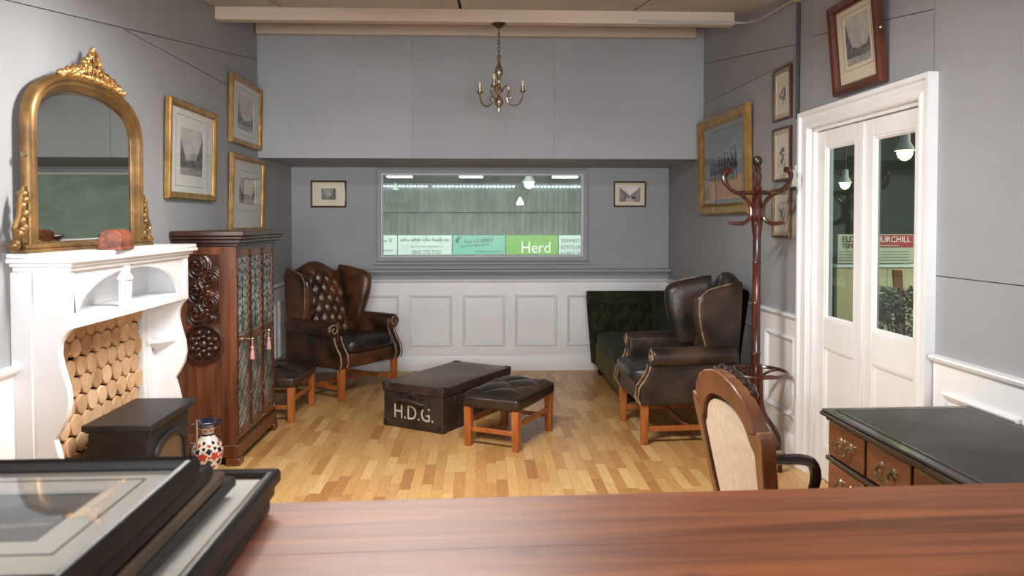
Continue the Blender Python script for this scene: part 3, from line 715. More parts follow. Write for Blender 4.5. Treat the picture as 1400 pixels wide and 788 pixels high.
# ================================================================== STOVE HEATER, VASE
st = E('stove_heater', 'black stove heater with arched glass door in the fireplace', 'stove', (-1.64, 3.78, 0), 0)
box('body', -.14, .125, -.245, .245, .05, .565, 'stove_iron', st, .006)
G().box(-.155, .155, -.275, .275, .572, .60).box(-.148, .146, -.262, .262, .562, .572).put('top_plate', 'stove_iron', st, .006)
for (x, y) in ((-.11, -.21), (-.11, .21), (.10, -.21), (.10, .21)): G().lathe([(.026, 0), (.02, .02), (.018, .05)], (x, y, 0), 10).put('foot', 'stove_iron', st)
ao = [(-.20, .09), (.20, .09), (.20, .42)]+[(.20*cos(pi*i/12), .42+.09*sin(pi*i/12)) for i in range(1, 12)]+[(-.20, .42)]
ai = [(-.155, .135), (.155, .135), (.155, .40)]+[(.155*cos(pi*i/12), .40+.075*sin(pi*i/12)) for i in range(1, 12)]+[(-.155, .40)]
dr = G().ring(ao, ai, .125, .142, 'x').put('door', 'stove_iron', st, .003)
G().prism(ai, .126, .131, 'x').put('door_glass', 'stove_glass', dr)
g = G().tube([(.142, .232, .37), (.172, .232, .37)], .005, 8).tube([(.142, .232, .47), (.172, .232, .47)], .005, 8).tube([(.172, .232, .335), (.172, .232, .495)], .0065, 8)
g.put('handle', 'steel', dr)

va = E('porcelain_vase', 'flared porcelain vase with red and blue pattern beside the cabinet', 'vase', (-1.612, 4.58, 0))
vp = [(.045, 0), (.05, .012), (.048, .03), (.066, .07), (.085, .13), (.088, .17), (.074, .215), (.046, .245), (.035, .262), (.036, .285), (.055, .312), (.082, .335), (.078, .340), (.03, .30)]
g = G().lathe(vp, (0, 0, 0), 24, 'z', False).put('body', 'porcelain_white', va)
g = G().lathe([(.0365, .258), (.0385, .264), (.0365, .270)], (0, 0, 0), 20, 'z', False).put('neck_band', 'porcelain_blue', va)
g = G().lathe([(.057, .3130), (.0835, .3345), (.084, .338), (.076, .3415), (.045, .318)], (0, 0, 0), 20, 'z', False).put('rim', 'porcelain_blue', va)
def rad(z):
    for (r0, z0), (r1, z1) in zip(vp, vp[1:]):
        if z0 <= z <= z1: return r0+(r1-r0)*(z-z0)/max(1e-6, z1-z0)
    return .05
def patch(a, z, s_, rot=0, k=5):
    pts = []
    for i in range(k*2):
        q = 2*pi*i/(k*2)+rot; r = s_*(1 if i % 2 == 0 else .62)
        zz = z+r*sin(q); aa = a+r*cos(q)/max(.03, rad(z)); rr = rad(zz)+.0015
        pts.append((rr*cos(aa), rr*sin(aa), zz))
    rr = rad(z)+.003; c = (rr*cos(a), rr*sin(a), z)
    return [c]+pts, [(0, 1+i, 1+(i+1) % (k*2)) for i in range(k*2)]
gr, gb = G(), G(); rnd = random.Random(9)
for k in range(8):
    a = 2*pi*k/8
    gr.add(*patch(a, .15, .030, rnd.random())); gb.add(*patch(a+.4, .18, .020, rnd.random(), 4)); gb.add(*patch(a+.4, .112, .022, rnd.random(), 4)); gb.add(*patch(a+.05, .195, .012, rnd.random(), 3)); gr.add(*patch(a+.4, .145, .010, 0, 4)); gb.add(*patch(a, .05, .014, 0, 3))
    gr.add(*patch(a+.45, .213, .014, rnd.random(), 4)); gb.add(*patch(a, .225, .012, 0, 3)); gr.add(*patch(a, .085, .013, 0, 4)); gr.add(*patch(a, .29, .010, 0, 3)); gb.add(*patch(a+.4, .312, .012, 0, 3))
gr.put('red_flowers', 'porcelain_red', va); gb.put('blue_leaves', 'porcelain_blue', va)

# ================================================================== CARVED CABINET
cb = E('display_cabinet', 'tall dark carved wooden display cabinet with leaded glass doors', 'cabinet', (XL, 5.245, 0))
CY0, CY1, CX, CH = -.435, .435, .388, 1.46
g = G()
for (p, z0, z1, o_) in ((.405, 1.365, 1.385, .012), (.425, 1.385, 1.41, .03), (.445, 1.41, 1.43, .05), (.455, 1.43, 1.462, .062)): g.box(.012, p, CY0-o_, CY1+o_, z0, z1)
g.put('cornice', 'cabinet_carved', cb, .005)
g = G().box(.03, CX+.012, CY0-.012, CY1+.012, .05, .13); g.put('plinth', 'cabinet_wood', cb, .006)
for y in (CY0-.014, CY1-.076):
    for x in (.03, CX-.07): G().prism([(x, 0), (x+.09, 0), (x+.09, .05), (x, .05)], y, y+.09).put('foot', 'cabinet_wood', cb, .008)
box('back_panel', .02, .035, CY0, CY1, .13, 1.365, 'mahogany_dark', cb)
box('inner_shelf', .035, CX-.04, CY0+.02, CY1-.02, .78, .80, 'mahogany_dark', cb)
box('bottom_board', .03, CX, CY0, CY1, .125, .145, 'mahogany_dark', cb)
box('top_board', .03, CX, CY0, CY1, 1.345, 1.366, 'mahogany_dark', cb)
for sgn, yy in ((-1, CY0), (1, CY1-.02)):
    box('side_panel', .03, CX-.01, yy+.004, yy+.016, .13, 1.366, 'cabinet_wood', cb)
    for (x0, x1) in ((.03, .085), (CX-.095, CX)): box('side_stile', x0, x1, yy-.003, yy+.02, .13, 1.366, 'cabinet_wood', cb, .003)
    for (z0, z1) in ((1.315, 1.366), (.13, .20)): box('side_rail', .085, CX-.095, yy-.002, yy+.02, z0, z1, 'cabinet_wood', cb, .003)
    for x in (.145, .205): box('side_moulding', x-.004, x+.004, yy, yy+.016, .20, .60, 'cabinet_wood', cb, .002)
def swirl(u, v):
    h = 0
    for (cx, cy, d) in ((.3, .15, 1), (.7, .3, -1), (.32, .47, 1), (.7, .64, -1), (.35, .82, 1)):
        dx, dy = (u-cx)*.20, (v-cy)*.42; r = sqrt(dx*dx+dy*dy)
        if r < .085: h = max(h, (.55+.45*cos(r*190-d*2*math.atan2(dy, dx)))*(1-(r/.085)**3))
    h = max(h, .75*max(0, 1-abs((u-.5)-.28*sin(v*19))/.11))
    return h
g = G().grid(lambda u, v: (.09+u*.195, CY0+.003-.026*swirl(u, v)-.003, .885+v*.43), 44, 90); g.put('carved_panel', 'cabinet_carved', cb, ang=60)
g = G().lathe([(.128, 0), (.128, .02), (.118, .03), (.108, .028), (.100, .012), (.03, .010)], (0, 0, 0), 40, 'y'); g.v = [(p[0]+.19, CY0+.005-p[1], p[2]+.765) for p in g.v]
for k in range(8):
    a = 2*pi*k/8
    for t, rr in ((.045, .022), (.075, .024)):
        aa = a+(.39 if t > .06 else 0); g.ball((.19+t*cos(aa), CY0-.012, .765+t*sin(aa)), rr, .018, rr*.8, 8, 6)
g.ball((.19, CY0-.018, .765), .026, .018, .026); g.put('medallion', 'cabinet_carved', cb)
dw = (CY1-CY0-.03)/3
for k in range(3):
    y0 = CY0+.015+k*dw; y1 = y0+dw
    dgo = [(y0+.002, .15), (y1-.002, .15), (y1-.002, 1.345), (y0+.002, 1.345)]
    g = G()
    for (a, b, z0, z1) in ((y0+.002, y0+.030, .15, 1.345), (y1-.030, y1-.002, .15, 1.345), (y0+.030, y1-.030, 1.295, 1.345), (y0+.030, y1-.030, .15, .215), (y0+.030, y1-.030, .745, .80)): g.box(CX-.028, CX-.002, a, b, z0, z1)
    d = g.put('door', 'cabinet_wood', cb, .003)
    for yb in (y0+.015, y1-.015):     # twisted carved beading on the stiles
        g = G().tube([(CX-.001+.002*cos(t*1.25), yb+.006*sin(t*1.25), .17+t*.0115) for t in range(102)], .005, 6); g.put('twist_bead', 'cabinet_carved', d)
    for (z0, z1, up) in ((.80, 1.295, 1), (.215, .745, 0)):
        box('leaded_glass', CX-.012, CX-.009, y0+.03, y1-.03, z0, z1, 'lead_glass', d)
        g = G(); w_ = y1-y0-.06; rows = 9 if up else 8; hh = (z1-z0)/rows
        for r_ in range(rows):
            for c_ in range(3):
                off = (r_ % 2)*.5; ya = y0+.03+w_*(c_-off)/2; yb = ya+w_/2
                if not up: 
                    pts = [(CX-.0085, min(max(ya+(yb-ya)*t/6, y0+.03), y1-.03), z0+r_*hh+hh*t/6) for t in range(7)]
                else:
                    pts = [(CX-.0085, min(max(ya+(yb-ya)*t/6, y0+.03), y1-.03), z0+(r_+.75)*hh-hh*.6*sin(pi*t/6)) for t in range(7)]
                if len(set(p[1] for p in pts)) > 3: g.tube(pts, .0026, 4)
        if up: g.tube([(CX-.0085, (y0+y1)/2, z0), (CX-.0085, (y0+y1)/2, z1)], .002, 4)
        g.put('lead_lines', 'lead_came', d)
def tassel(y, z, label):
    t = E('key_tassel', label, 'tassel', (XL+CX+.04, y, z), 0, 'pink tassels on the cabinet keys')
    G().tube([(-.034, 0, .0), (.0, 0, 0)], .004, 6).ball((.002, 0, 0), .012, .006, .012).put('key', 'brass', t)
    G().tube([(.002, 0, -.01), (.004, 0, -.045)], .003, 6).put('cord', 'tassel_pink', t)
    G().lathe([(.004, -.045), (.011, -.052), (.011, -.062), (.007, -.068)], (.004, 0, 0), 10).put('head', 'tassel_pink', t)
    G().lathe([(.007, -.068), (.012, -.085), (.015, -.125), (.014, -.13)], (.004, 0, 0), 12).put('skirt', 'tassel_pink', t)
tassel(4.99, .765, 'pink key tassel hanging nearer the camera on the cabinet doors')
tassel(5.375, .765, 'pink key tassel hanging farther from the camera on the cabinet')

# ================================================================== WING ARMCHAIRS
def tuft(a, b):
    return (abs(sin(pi*(a+b)))*abs(sin(pi*(a-b))))**.45
def pillow(g, c, w_, d_, h_, e=.35, nz=18, na_=40, noise=.0, seed=0):
    R = []
    for i in range(nz+1):
        t = -pi/2+pi*i/nz; ct, st_ = abs(cos(t))**e, math.copysign(abs(sin(t))**.55, sin(t)); ring = []
        for k in range(na_):
            a = 2*pi*k/na_; ca, sa = math.copysign(abs(cos(a))**e, cos(a)), math.copysign(abs(sin(a))**e, sin(a))
            x, y = ct*ca*w_/2, ct*sa*d_/2
            z = st_*h_/2*(1+.22*(1-(2*x/w_)**2)*(1-(2*y/d_)**2)) + (noise*(fbm(x*14+seed, y*14, seed)-.5) if st_ > 0 else 0)
            ring.append((c[0]+x, c[1]+y, c[2]+z))
        R.append(ring)
    return g.loft(R)
def wing_chair(label, loc, rz, skin, worn):
    t = E('wing_armchair', label, 'armchair', loc, rz, 'leather wing armchairs')
    G().box(-.36, .36, -.375, .30, .275, .40).put('seat_rail', skin, t, .022, 4)
    pillow(G(), (0, -.115, .455), .585, .60, .125, .3, noise=.035, seed=loc[0]*7).put('seat_cushion', 'leather_seat', t, ang=80)
    # tufted back
    def ztop(x): return 1.075+.055*cos(min(1, abs(x)/.30)*pi)*.9
    R = []
    nu = 56
    for i in range(nu+1):
        u = -1+2*i/nu; col_ = []
        zt = ztop(u*.30)
        for j in range(61):
            v = j/60; z = .42+v*(zt-.42); x = u*(.275+.035*v); y = .175+.155*v
            fade = min(1, (1-abs(u))*7)*min(1, v*6+.2)*min(1, (1-v)*9)
            p = tuft(u*2.9, v*3.9+.25)
            col_.append((x, y-.040*p*fade-.02*(1-u*u), z))
        for j in range(1, 7):
            a = pi*j/6; z = zt+.030*sin(a); y = .33-.02*(1-u*u)*(1+cos(a))/2+.035*(1-cos(a)); col_.append((u*.31, y, z))
        col_.append((u*.31, .345, .62)); col_.append((u*.31, .315, .28))
        R.append(col_)
    bk_ = G().loft(R, False, False).put('backrest', skin, t, ang=80)
    g = G()                       # buttons at the tuft nodes
    for m1 in range(-9, 10):
        for m2 in range(-9, 10):
            a, b = (m1+m2)/2/2.9, ((m1-m2)/2-.25)/3.9
            if abs(a) < .9 and .05 < b < .94: g.ball((a*(.275+.035*b), .175+.155*b-.02*(1-a*a)-.004, .42+b*(ztop(a*.3)-.42)), .010, .008, .010, 6, 4)
    g.put('buttons', skin, bk_)
    for s_ in (-1, 1):
        # arm: side panel, rolled top, scrolled facing
        out = [(.31, .275), (-.365, .275), (-.385, .33), (-.375, .40), (-.335, .455), (-.305, .51), (-.295, .565), (-.295, .64), (.31, .64)]
        x0, x1 = sorted((s_*.295, s_*.375))
        arm = G().prism(out, x0, x1, 'x').put('arm', skin, t, .016, 3)
        G().tube([(s_*.372, -.30, .605), (s_*.368, -.15, .607), (s_*.36, .10, .61), (s_*.35, .28, .61)], [.066, .068, .066, .06], 20).put('arm_roll', skin, arm, .012, 3)
        g = G()
        sc_ = [(s_*(.372+(.055-.0028*k)*cos(-.2+k*.52)), -.303, .605+(.055-.0028*k)*sin(-.2+k*.52)) for k in range(17)]
        g.tube(sc_, .007, 6)
        for xe in (.297, .377):
            g.tube([(s_*(xe+.0), y-.006, z) for y, z in [(-.30, .545), (-.305, .51), (-.335, .455), (-.375, .40), (-.386, .33), (-.368, .282)]], .0075, 6)
        g.put('scroll_trim', worn, arm)
        # wing
        R = []; NL = 16
        for j in range(NL+1):
            v = j/NL; ring = []
            yb = .31+.03*v
            yf = .085-.085*sin(pi*min(1, v*1.05)*.62)
            th = .034+.012*sin(pi*v)
            if v > .88: th *= sqrt(max(.02, 1-((v-.88)/.12)**2*.85)); yf += .055*((v-.88)/.12)**2
            pts = [(yb, th), (yb-(yb-yf)*.3, th), (yb-(yb-yf)*.6, th*1.05), (yf+.05, th*1.1), (yf+.02, th*.95), (yf, th*.5), (yf-.006, 0), (yf, -th*.5), (yf+.02, -th*.95), (yf+.05, -th*1.15), (yb-(yb-yf)*.6, -th*1.1), (yb-(yb-yf)*.3, -th), (yb, -th)]
            for (y, o_) in pts:
                k = (yb-y)/(yb-yf+.01)
                zt = 1.065+.045*(1-k)-.02*k*k*k
                z = .60+(zt-.60)*v
                xc = .315+.035*v*k+.03*k*v
                ring.append((s_*(xc+o_), y, z))
            R.append(ring)
        wg = G().loft(R).put('wing', skin, t, ang=70)
        G().tube([(R[j][4][0]+s_*.003, R[j][4][1], R[j][4][2]) for j in range(1, NL+1)]+[(R[NL][k][0]+s_*.002, R[NL][k][1], R[NL][k][2]) for k in (3, 2, 1)], .005, 5).put('nail_trim', worn, wg)
        # legs and stretchers
        G().loft([[(s_*.325+a*w_, -.335+b*w_, z) for a, b in ((-1,-1),(1,-1),(1,1),(-1,1))] for z, w_ in ((0, .021), (.275, .026))]).put('leg', 'orange_wood', t, .003)
        G().loft([[(s_*(.285+.0)+a*.02, .24+off+b*.02, z) for a, b in ((-1,-1),(1,-1),(1,1),(-1,1))] for z, off in ((0, .085), (.14, .03), (.28, 0))]).put('leg', 'mahogany_dark', t, .003)
        G().loft([[(xx+a*.010, yy, .105+b*.018) for a, b in ((-1,-1),(1,-1),(1,1),(-1,1))] for xx, yy in ((s_*.32, -.315), (s_*.288, .265))]).put('stretcher', 'orange_wood', t, .003)
    G().box(-.305, .305, -.03, -.008, .088, .122).put('stretcher', 'orange_wood', t, .003)
    return t
wing_chair('tufted brown leather wing armchair in the left corner facing right', (-1.255, 6.96, 0), 54.2, 'leather_brown', 'leather_worn')
wing_chair('dark leather wing armchair at right facing left beside the coat stand', (1.435, 5.49, 0), -88, 'leather_dark', 'leather_worn')

# ================================================================== FOOTSTOOLS
def footstool(label, loc, rz):
    t = E('footstool', label, 'footstool', loc, rz, 'tufted leather footstools')
    W_, L_ = .43, .645
    R = []; nz = 8
    g = G()
    def top(u, v):
        x, y = (u-.5)*2, (v-.5)*2
        p = tuft(u*1.5+.0, v*2.0+.25)
        edge = max(0, 1-abs(x)**6)*max(0, 1-abs(y)**6)
        ex_ = 1-.018*max(0, 1-edge)
        return (x*W_/2*ex_, y*L_/2*ex_, .345+.022*edge**.5+.022*p*min(1, (1-abs(x))*4)*min(1, (1-abs(y))*5)+.008*(1-x*x)*(1-y*y))
    g.grid(top, 44, 60)
    so = g.put('seat_pad', 'leather_dark', t, ang=80)
    G().box(-W_/2+.002, W_/2-.002, -L_/2+.002, L_/2-.002, .265, .352).put('seat_border', 'leather_dark', t, .028, 5)
    g = G()
    for (a, b) in ((-.5, -.625), (.5, -.625), (-.5, .125), (.5, .125), (0, -.25), (0, .5), (-.5, .7), (.5, .7)): g.ball((a*W_*.5*.95, b*L_*.5, .374), .011, .011, .007, 8, 5)
    g.put('buttons', 'leather_dark', so)
    for sx in (-1, 1):
        for sy in (-1, 1):
            G().loft([[(sx*.178+a*w_, sy*.28+b*w_, z) for a, b in ((-1,-1),(1,-1),(1,1),(-1,1))] for z, w_ in ((0, .022), (.27, .026))]).put('leg', 'orange_wood', t, .003)
        G().box(sx*.178-.010, sx*.178+.010, -.258, .258, .15, .182).put('stretcher', 'orange_wood', t, .003)
    G().box(-.158, .158, -.288, -.270, .10, .13).put('stretcher', 'orange_wood', t, .003)
    G().box(-.158, .158, .270, .288, .10, .13).put('stretcher', 'orange_wood', t, .003)
    return t
footstool('tufted leather footstool on orange wooden legs in front of the trunk', (.206, 5.36, 0), -27.6)
footstool('tufted leather footstool half hidden behind the carved cabinet', (-1.593, 6.125, 0), -3)

# ================================================================== TRUNK
tr = E('travel_trunk', 'old dark leather travel trunk lettered H.D.G. in the middle of the floor', 'trunk', (-.242, 6.005, 0), -31.8)
TW, TL = .53, .965
G().box(-TW/2, TW/2, -TL/2, TL/2, .004, .262).put('body', 'trunk_hide', tr, .008, 3)
g = G()
def lid(u, v):
    x, y = (u-.5)*2, (v-.5)*2; e_ = max(0, 1-abs(x)**8)*max(0, 1-abs(y)**8)
    return (x*(TW/2+.008), y*(TL/2+.008), .325+.012*e_+.006*(fbm(u*5, v*7, 2)-.5))
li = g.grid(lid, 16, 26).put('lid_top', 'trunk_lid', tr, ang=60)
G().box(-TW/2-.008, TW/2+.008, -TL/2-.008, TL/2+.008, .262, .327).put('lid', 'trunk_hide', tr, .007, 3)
for x in (-1, 1):
    for y in (-1, 1):
        G().box(x*(TW/2-.02)-.026, x*(TW/2-.02)+.026, y*(TL/2-.02)-.026, y*(TL/2-.02)+.026, 0, .06).put('corner_cap', 'trunk_metal', tr, .012, 3)
        G().box(x*(TW/2-.018)-.03, x*(TW/2-.018)+.03, y*(TL/2-.018)-.03, y*(TL/2-.018)+.03, .285, .333).put('corner_cap', 'trunk_metal', tr, .012, 3)
yf = -TL/2
h_ = G().tube([(-.15, yf-.006, .205), (-.12, yf-.024, .215), (-.04, yf-.032, .218), (.03, yf-.03, .212), (.09, yf-.024, .198), (.115, yf-.006, .195)], [.008, .012, .014, .014, .012, .008], 8).put('handle', 'trunk_hide', tr)
for (x, z) in ((-.15, .205), (.115, .195)): G().box(x-.028, x+.028, yf-.007, yf-.0, z-.026, z+.026).put('handle_plate', 'trunk_metal', h_, .005)
g = G().sweep([(.115+.036*cos(a), .195+.036*sin(a)) for a in [2*pi*k/12 for k in range(12)]], [(0, yf), (0, yf-.009), (.007, yf-.009), (.007, yf)]); g.put('handle_ring', 'trunk_metal', h_)
G().box(-.045, .045, yf-.006, yf, .225, .262).box(-.03, .03, yf-.012, yf-.006, .235, .29).put('hasp', 'trunk_metal', tr, .003)
for x in (-TW/2-.003, TW/2-.009): 
    for y in (-.3, .0, .3): G().box(x, x+.012, y-.03, y+.03, .18, .25).put('side_clasp', 'trunk_metal', tr, .003)
lt = text('lettering', 'H.D.G.', .148, 'letter_paint', tr, (.008, yf-.0012, .118), sx=.86)

# ================================================================== GREEN CHAISE
ch = E('chaise_longue', 'dark green tufted velvet chaise longue by the right wall', 'chaise longue', (1.47, 6.93, 0))
X0, X1, YA, YB = -.345, .36, -.70, .72
G().box(X0+.01, X1, YA+.01, YB-.05, .09, .335).put('base', 'olive_velvet', ch, .02, 3)
pillow(G(), (.0, -.06, .375), .70, 1.24, .15, .22).put('seat_cushion', 'green_velvet', ch, ang=80)
R = []; nu = 50
for i in range(nu+1):
    u = -1+2*i/nu; c_ = []
    for j in range(50):
        v = j/49; p = tuft(u*2.6+.25, v*2.0+.25); fd_ = min(1, (1-abs(u))*8)*min(1, v*5)*min(1, (1-v)*7)
        x = .0+u*(.355+.04*v)-.012; y = .56+.06*v; z = .33+.43*v
        c_.append((x, y-.06*p*fd_, z))
    for j in range(1, 10):
        a = pi*j/9*1.1; c_.append((u*.395-.012, .685-.065*cos(a), .76+.068*sin(a)))
    c_.append((u*.36, .71, .10))
    R.append(c_)
hd = G().loft(R, True, False)
hd.put('headrest', 'green_velvet', ch, ang=80)
for xs in (-.40, .37): G().lathe([(.066, 0), (.07, .012), (.05, .02), (.02, .022)], (xs, .685, .762), 20, 'x').put('headrest_scroll', 'green_velvet', ch)
G().box(-.36, .35, .59, .70, .10, .76).put('headrest_core', 'green_velvet', ch, .03, 3)
bp = [(YA+.05, .40), (.62, .40), (.62, .80), (.50, .78), (.30, .70), (.05, .62), (-.25, .58), (-.52, .57), (YA+.05, .52)]
G().prism(bp, .22, .37, 'x').put('backrest', 'green_velvet', ch, .04, 4)
for (x, y) in ((X0+.06, YA+.07), (X1-.06, YA+.07), (X0+.06, YB-.12), (X1-.06, YB-.12)): G().lathe([(.02, 0), (.03, .03), (.026, .06), (.035, .092)], (x, y, 0), 12).put('foot', 'mahogany_dark', ch)

# ================================================================== COAT STAND
cs = E('coat_stand', 'tall dark bentwood coat stand by the glazed doors', 'coat stand', (1.728, 4.74, 0))
pp = [(.030, .30), (.030, .55), (.033, .58), (.026, .60), (.027, .68), (.031, .69), (.027, .70), (.026, 1.0), (.030, 1.01), (.026, 1.02), (.025, 1.25), (.029, 1.26), (.025, 1.27), (.024, 1.42), (.034, 1.50), (.036, 1.56), (.03, 1.66), (.027, 1.72), (.03, 1.73), (.02, 1.75), (.026, 1.78), (.03, 1.81), (.018, 1.835), (.026, 1.85), (.018, 1.865)]
G().lathe(pp, (0, 0, 0), 16).put('pole', 'mahogany', cs)
G().lathe([(.012, 1.862), (.024, 1.872), (.032, 1.895), (.027, 1.918), (.012, 1.93), (.002, 1.932)], (0, 0, 0), 14).put('finial', 'mahogany_dark', cs)
def rot_pts(pts, a): return [(r*cos(a), r*sin(a), z) for r, z in pts]
def smooth(pts, n=6):
    out = []
    for i in range(len(pts)-1):
        p0, p1, p2, p3 = [Vector(pts[max(0, min(len(pts)-1, i+k))]) for k in (-1, 0, 1, 2)]
        for k in range(n):
            t = k/n; out.append(tuple(.5*((2*p1)+(-p0+p2)*t+(2*p0-5*p1+4*p2-p3)*t*t+(-p0+3*p1-3*p2+p3)*t**3)))
    return out+[tuple(pts[-1])]
hook = [(.19, 1.512), (.15, 1.508), (.09, 1.51), (.05, 1.54), (.042, 1.58), (.052, 1.63), (.10, 1.685), (.17, 1.715), (.215, 1.755), (.230, 1.80), (.215, 1.835), (.185, 1.842)]
for k in range(6):
    a = 2*pi*k/6+.15
    G().tube(smooth(rot_pts(hook, a), 4), [.010]*4+[.0125]*36+[.0115]*5, 8).put('hook', 'mahogany', cs)
G().tube([(.135*cos(2*pi*k/32), .135*sin(2*pi*k/32), 1.70) for k in range(33)], .010, 8, False).put('hook_ring', 'mahogany', cs)
leg_ = [(.036, .62), (.042, .50), (.048, .40), (.075, .30), (.14, .22), (.19, .15), (.205, .07), (.207, .0)]
for k in range(4):
    a = 2*pi*k/4+.42
    G().tube(smooth(rot_pts(leg_, a), 4), .0155, 8).put('leg', 'mahogany', cs)
G().tube([(.19*cos(2*pi*k/40), .19*sin(2*pi*k/40), .575) for k in range(41)], .0115, 8, False).put('umbrella_ring', 'mahogany', cs)
for k in range(4):
    a = 2*pi*k/4+.42
    G().tube(smooth(rot_pts([(.04, .52), (.07, .55), (.12, .568), (.185, .572)], a), 4), .009, 6).put('ring_arm', 'mahogany', cs)

# ================================================================== CHANDELIER
cd = E('chandelier', 'small brass three-armed chandelier hanging from the ceiling beam', 'chandelier', (.136, 5.645, 2.965))
G().lathe([(.055, 0), (.055, -.008), (.035, -.022), (.012, -.032), (.005, -.04)], (0, 0, 0), 20).put('ceiling_rose', 'brass_dark', cd)
for k in range(7):
    z = -.055-k*.026; pts = [(.008*cos(2*pi*i/8)*(1 if k % 2 else 0), .008*cos(2*pi*i/8)*(0 if k % 2 else 1), z+.018*sin(2*pi*i/8)) for i in range(9)]
    G().tube(pts, .003, 5, False).put('chain_link', 'brass_dark', cd)
G().lathe([(.004, -.225), (.016, -.235), (.018, -.245), (.008, -.255), (.010, -.285), (.015, -.30), (.026, -.325), (.032, -.35), (.026, -.375), (.013, -.395), (.016, -.405), (.010, -.415), (.012, -.45), (.020, -.47), (.025, -.485), (.018, -.50), (.010, -.515), (.014, -.53)], (0, 0, 0), 18).put('column', 'brass', cd)
G().lathe([(.012, -.53), (.028, -.545), (.034, -.565), (.028, -.59), (.012, -.605), (.008, -.62), (.011, -.632), (.004, -.65), (.001, -.655)], (0, 0, 0), 18).put('ball_finial', 'brass', cd)
for k in range(3):
    a = radians(18)+2*pi*k/3
    path = [(.02, -.50), (.045, -.455), (.072, -.45), (.078, -.485), (.062, -.53), (.075, -.575), (.11, -.59), (.155, -.575), (.182, -.53), (.187, -.49)]
    ar = G().tube(smooth(rot_pts(path, a), 5), .0062, 7).put('arm', 'brass', cd)
    G().tube(smooth(rot_pts([(.062, -.53), (.085, -.52), (.09, -.545), (.075, -.55)], a), 4), .004, 6).put('scroll', 'brass', ar)
    c_ = (.187*cos(a), .187*sin(a), 0)
    G().lathe([(.004, -.495), (.012, -.49), (.026, -.478), (.027, -.474), (.010, -.476)], c_, 14).put('drip_pan', 'brass', ar)
    G().lathe([(.011, -.476), (.013, -.462), (.011, -.44), (.012, -.436)], c_, 12).put('candle_holder', 'brass', ar)
    G().lathe([(.0085, -.437), (.0085, -.405), (.006, -.40)], c_, 12).put('candle_tube', 'candle_tube', ar)

# ================================================================== DESK
dk = E('pedestal_desk', 'dark wooden pedestal desk with black leather top by the right wall', 'desk', (1.705, 2.42, 0), 1.2)
DX0, DX1, DA, DB = -.325, .315, -.60, .62
g = G().box(DX0, DX1, DA, DB, .742, .757).box(DX0+.006, DX1-.006, DA+.006, DB-.006, .757, .768); g.put('desk_top', 'desk_dark', dk, .005)
box('leather_inset', DX0+.045, DX1-.045, DA+.045, DB-.045, .767, .7705, 'desk_leather', dk, .001)
G().sweep([(DX0+.05, -(DB-.05)), (DX1-.05, -(DB-.05)), (DX1-.05, -(DA+.05)), (DX0+.05, -(DA+.05))], [(0, 0), (0, -.0006), (.004, -.0006), (.004, 0)]).xf(Matrix(((1, 0, 0, 0), (0, 0, -1, 0), (0, -1, 0, .7705), (0, 0, 0, 1)))).put('gilt_line', 'brass_dark', dk)
FX = DX0+.028
box('frieze', FX+.004, DX1-.03, DA+.03, DB-.03, .57, .742, 'desk_dark', dk)
yy = [DB-.03, DB-.03-.315, .0, -.30+.025, DA+.03]
yy = [DB-.032, DB-.032-.29, .007, -.275, DA+.032]
def handle(p, y, z):
    g = G()
    for d_ in (-.038, .038): g.lathe([(.021, -.008), (.018, -.013), (.008, -.016), (.007, -.026)], (FX, y+d_, z), 10, 'x')
    g.tube(smooth([(FX-.024, y-.038, z), (FX-.03, y-.036, z-.024), (FX-.032, y, z-.034), (FX-.03, y+.036, z-.024), (FX-.024, y+.038, z)], 4), .0052, 6)
    g.put('handle', 'brass', p)
for i in range(4):
    a, b = yy[i+1]+.008, yy[i]-.008
    d_ = box('drawer', FX-.008, FX+.01, a, b, .592, .725, 'desk_wood', dk, .004); handle(d_, (a+b)/2, .665)
for (a, b) in ((yy[1]+.0, yy[0]), (yy[4], yy[3])):
    box('pedestal', FX+.004, DX1-.035, a, b, .08, .57, 'desk_dark', dk)
    box('pedestal_plinth', FX-.006, DX1-.03, a-.008, b+.008, 0, .08, 'desk_dark', dk, .006)
    for (z0, z1) in ((.425, .562), (.262, .412), (.095, .25)):
        d_ = box('drawer', FX-.008, FX+.01, a+.008, b-.008, z0, z1, 'desk_wood', dk, .004); handle(d_, (a+b)/2, (z0+z1)/2+.012)
box('waist_moulding', FX-.014, FX+.01, DA+.026, DB-.026, .568, .586, 'desk_dark', dk, .004)
box('top_moulding', FX-.014, FX+.01, DA+.026, DB-.026, .728, .742, 'desk_dark', dk, .004)
box('modesty_panel', DX1-.06, DX1-.04, yy[3], yy[1], .2, .57, 'desk_dark', dk)

# ================================================================== DESK ARMCHAIR (seen from behind)
dc = E('open_armchair', 'carved wooden open armchair with cream back panel at the desk', 'chair', (1.135, 2.41, 0), 93)
half = [(.185, .46), (.21, .55), (.24, .66), (.262, .76), (.278, .84), (.294, .895), (.286, .924), (.266, .926), (.249, .912), (.234, .960), (.185, 1.003), (.12, 1.03), (.055, 1.043), (0, 1.047)]
hin = [(.142, .46), (.165, .55), (.192, .66), (.212, .76), (.222, .83), (.222, .85), (.203, .866), (.192, .882), (.183, .90), (.165, .922), (.132, .942), (.09, .957), (.045, .963), (0, .965)]
fullo = half+[(-x, z) for x, z in half[::-1][1:]]; fulli = hin+[(-x, z) for x, z in hin[::-1][1:]]
def lean_back(g):
    g.v = [(p[0], p[1]+.27+(p[2]-.42)*.16, p[2]) for p in g.v]; return g
n = len(fullo); g = G(); vv = []
for y, oo in ((-.022, 0), (.022, 0)): vv += [(p[0], y, p[1]) for p in fullo]+[(p[0], y, p[1]) for p in fulli]
ff = []
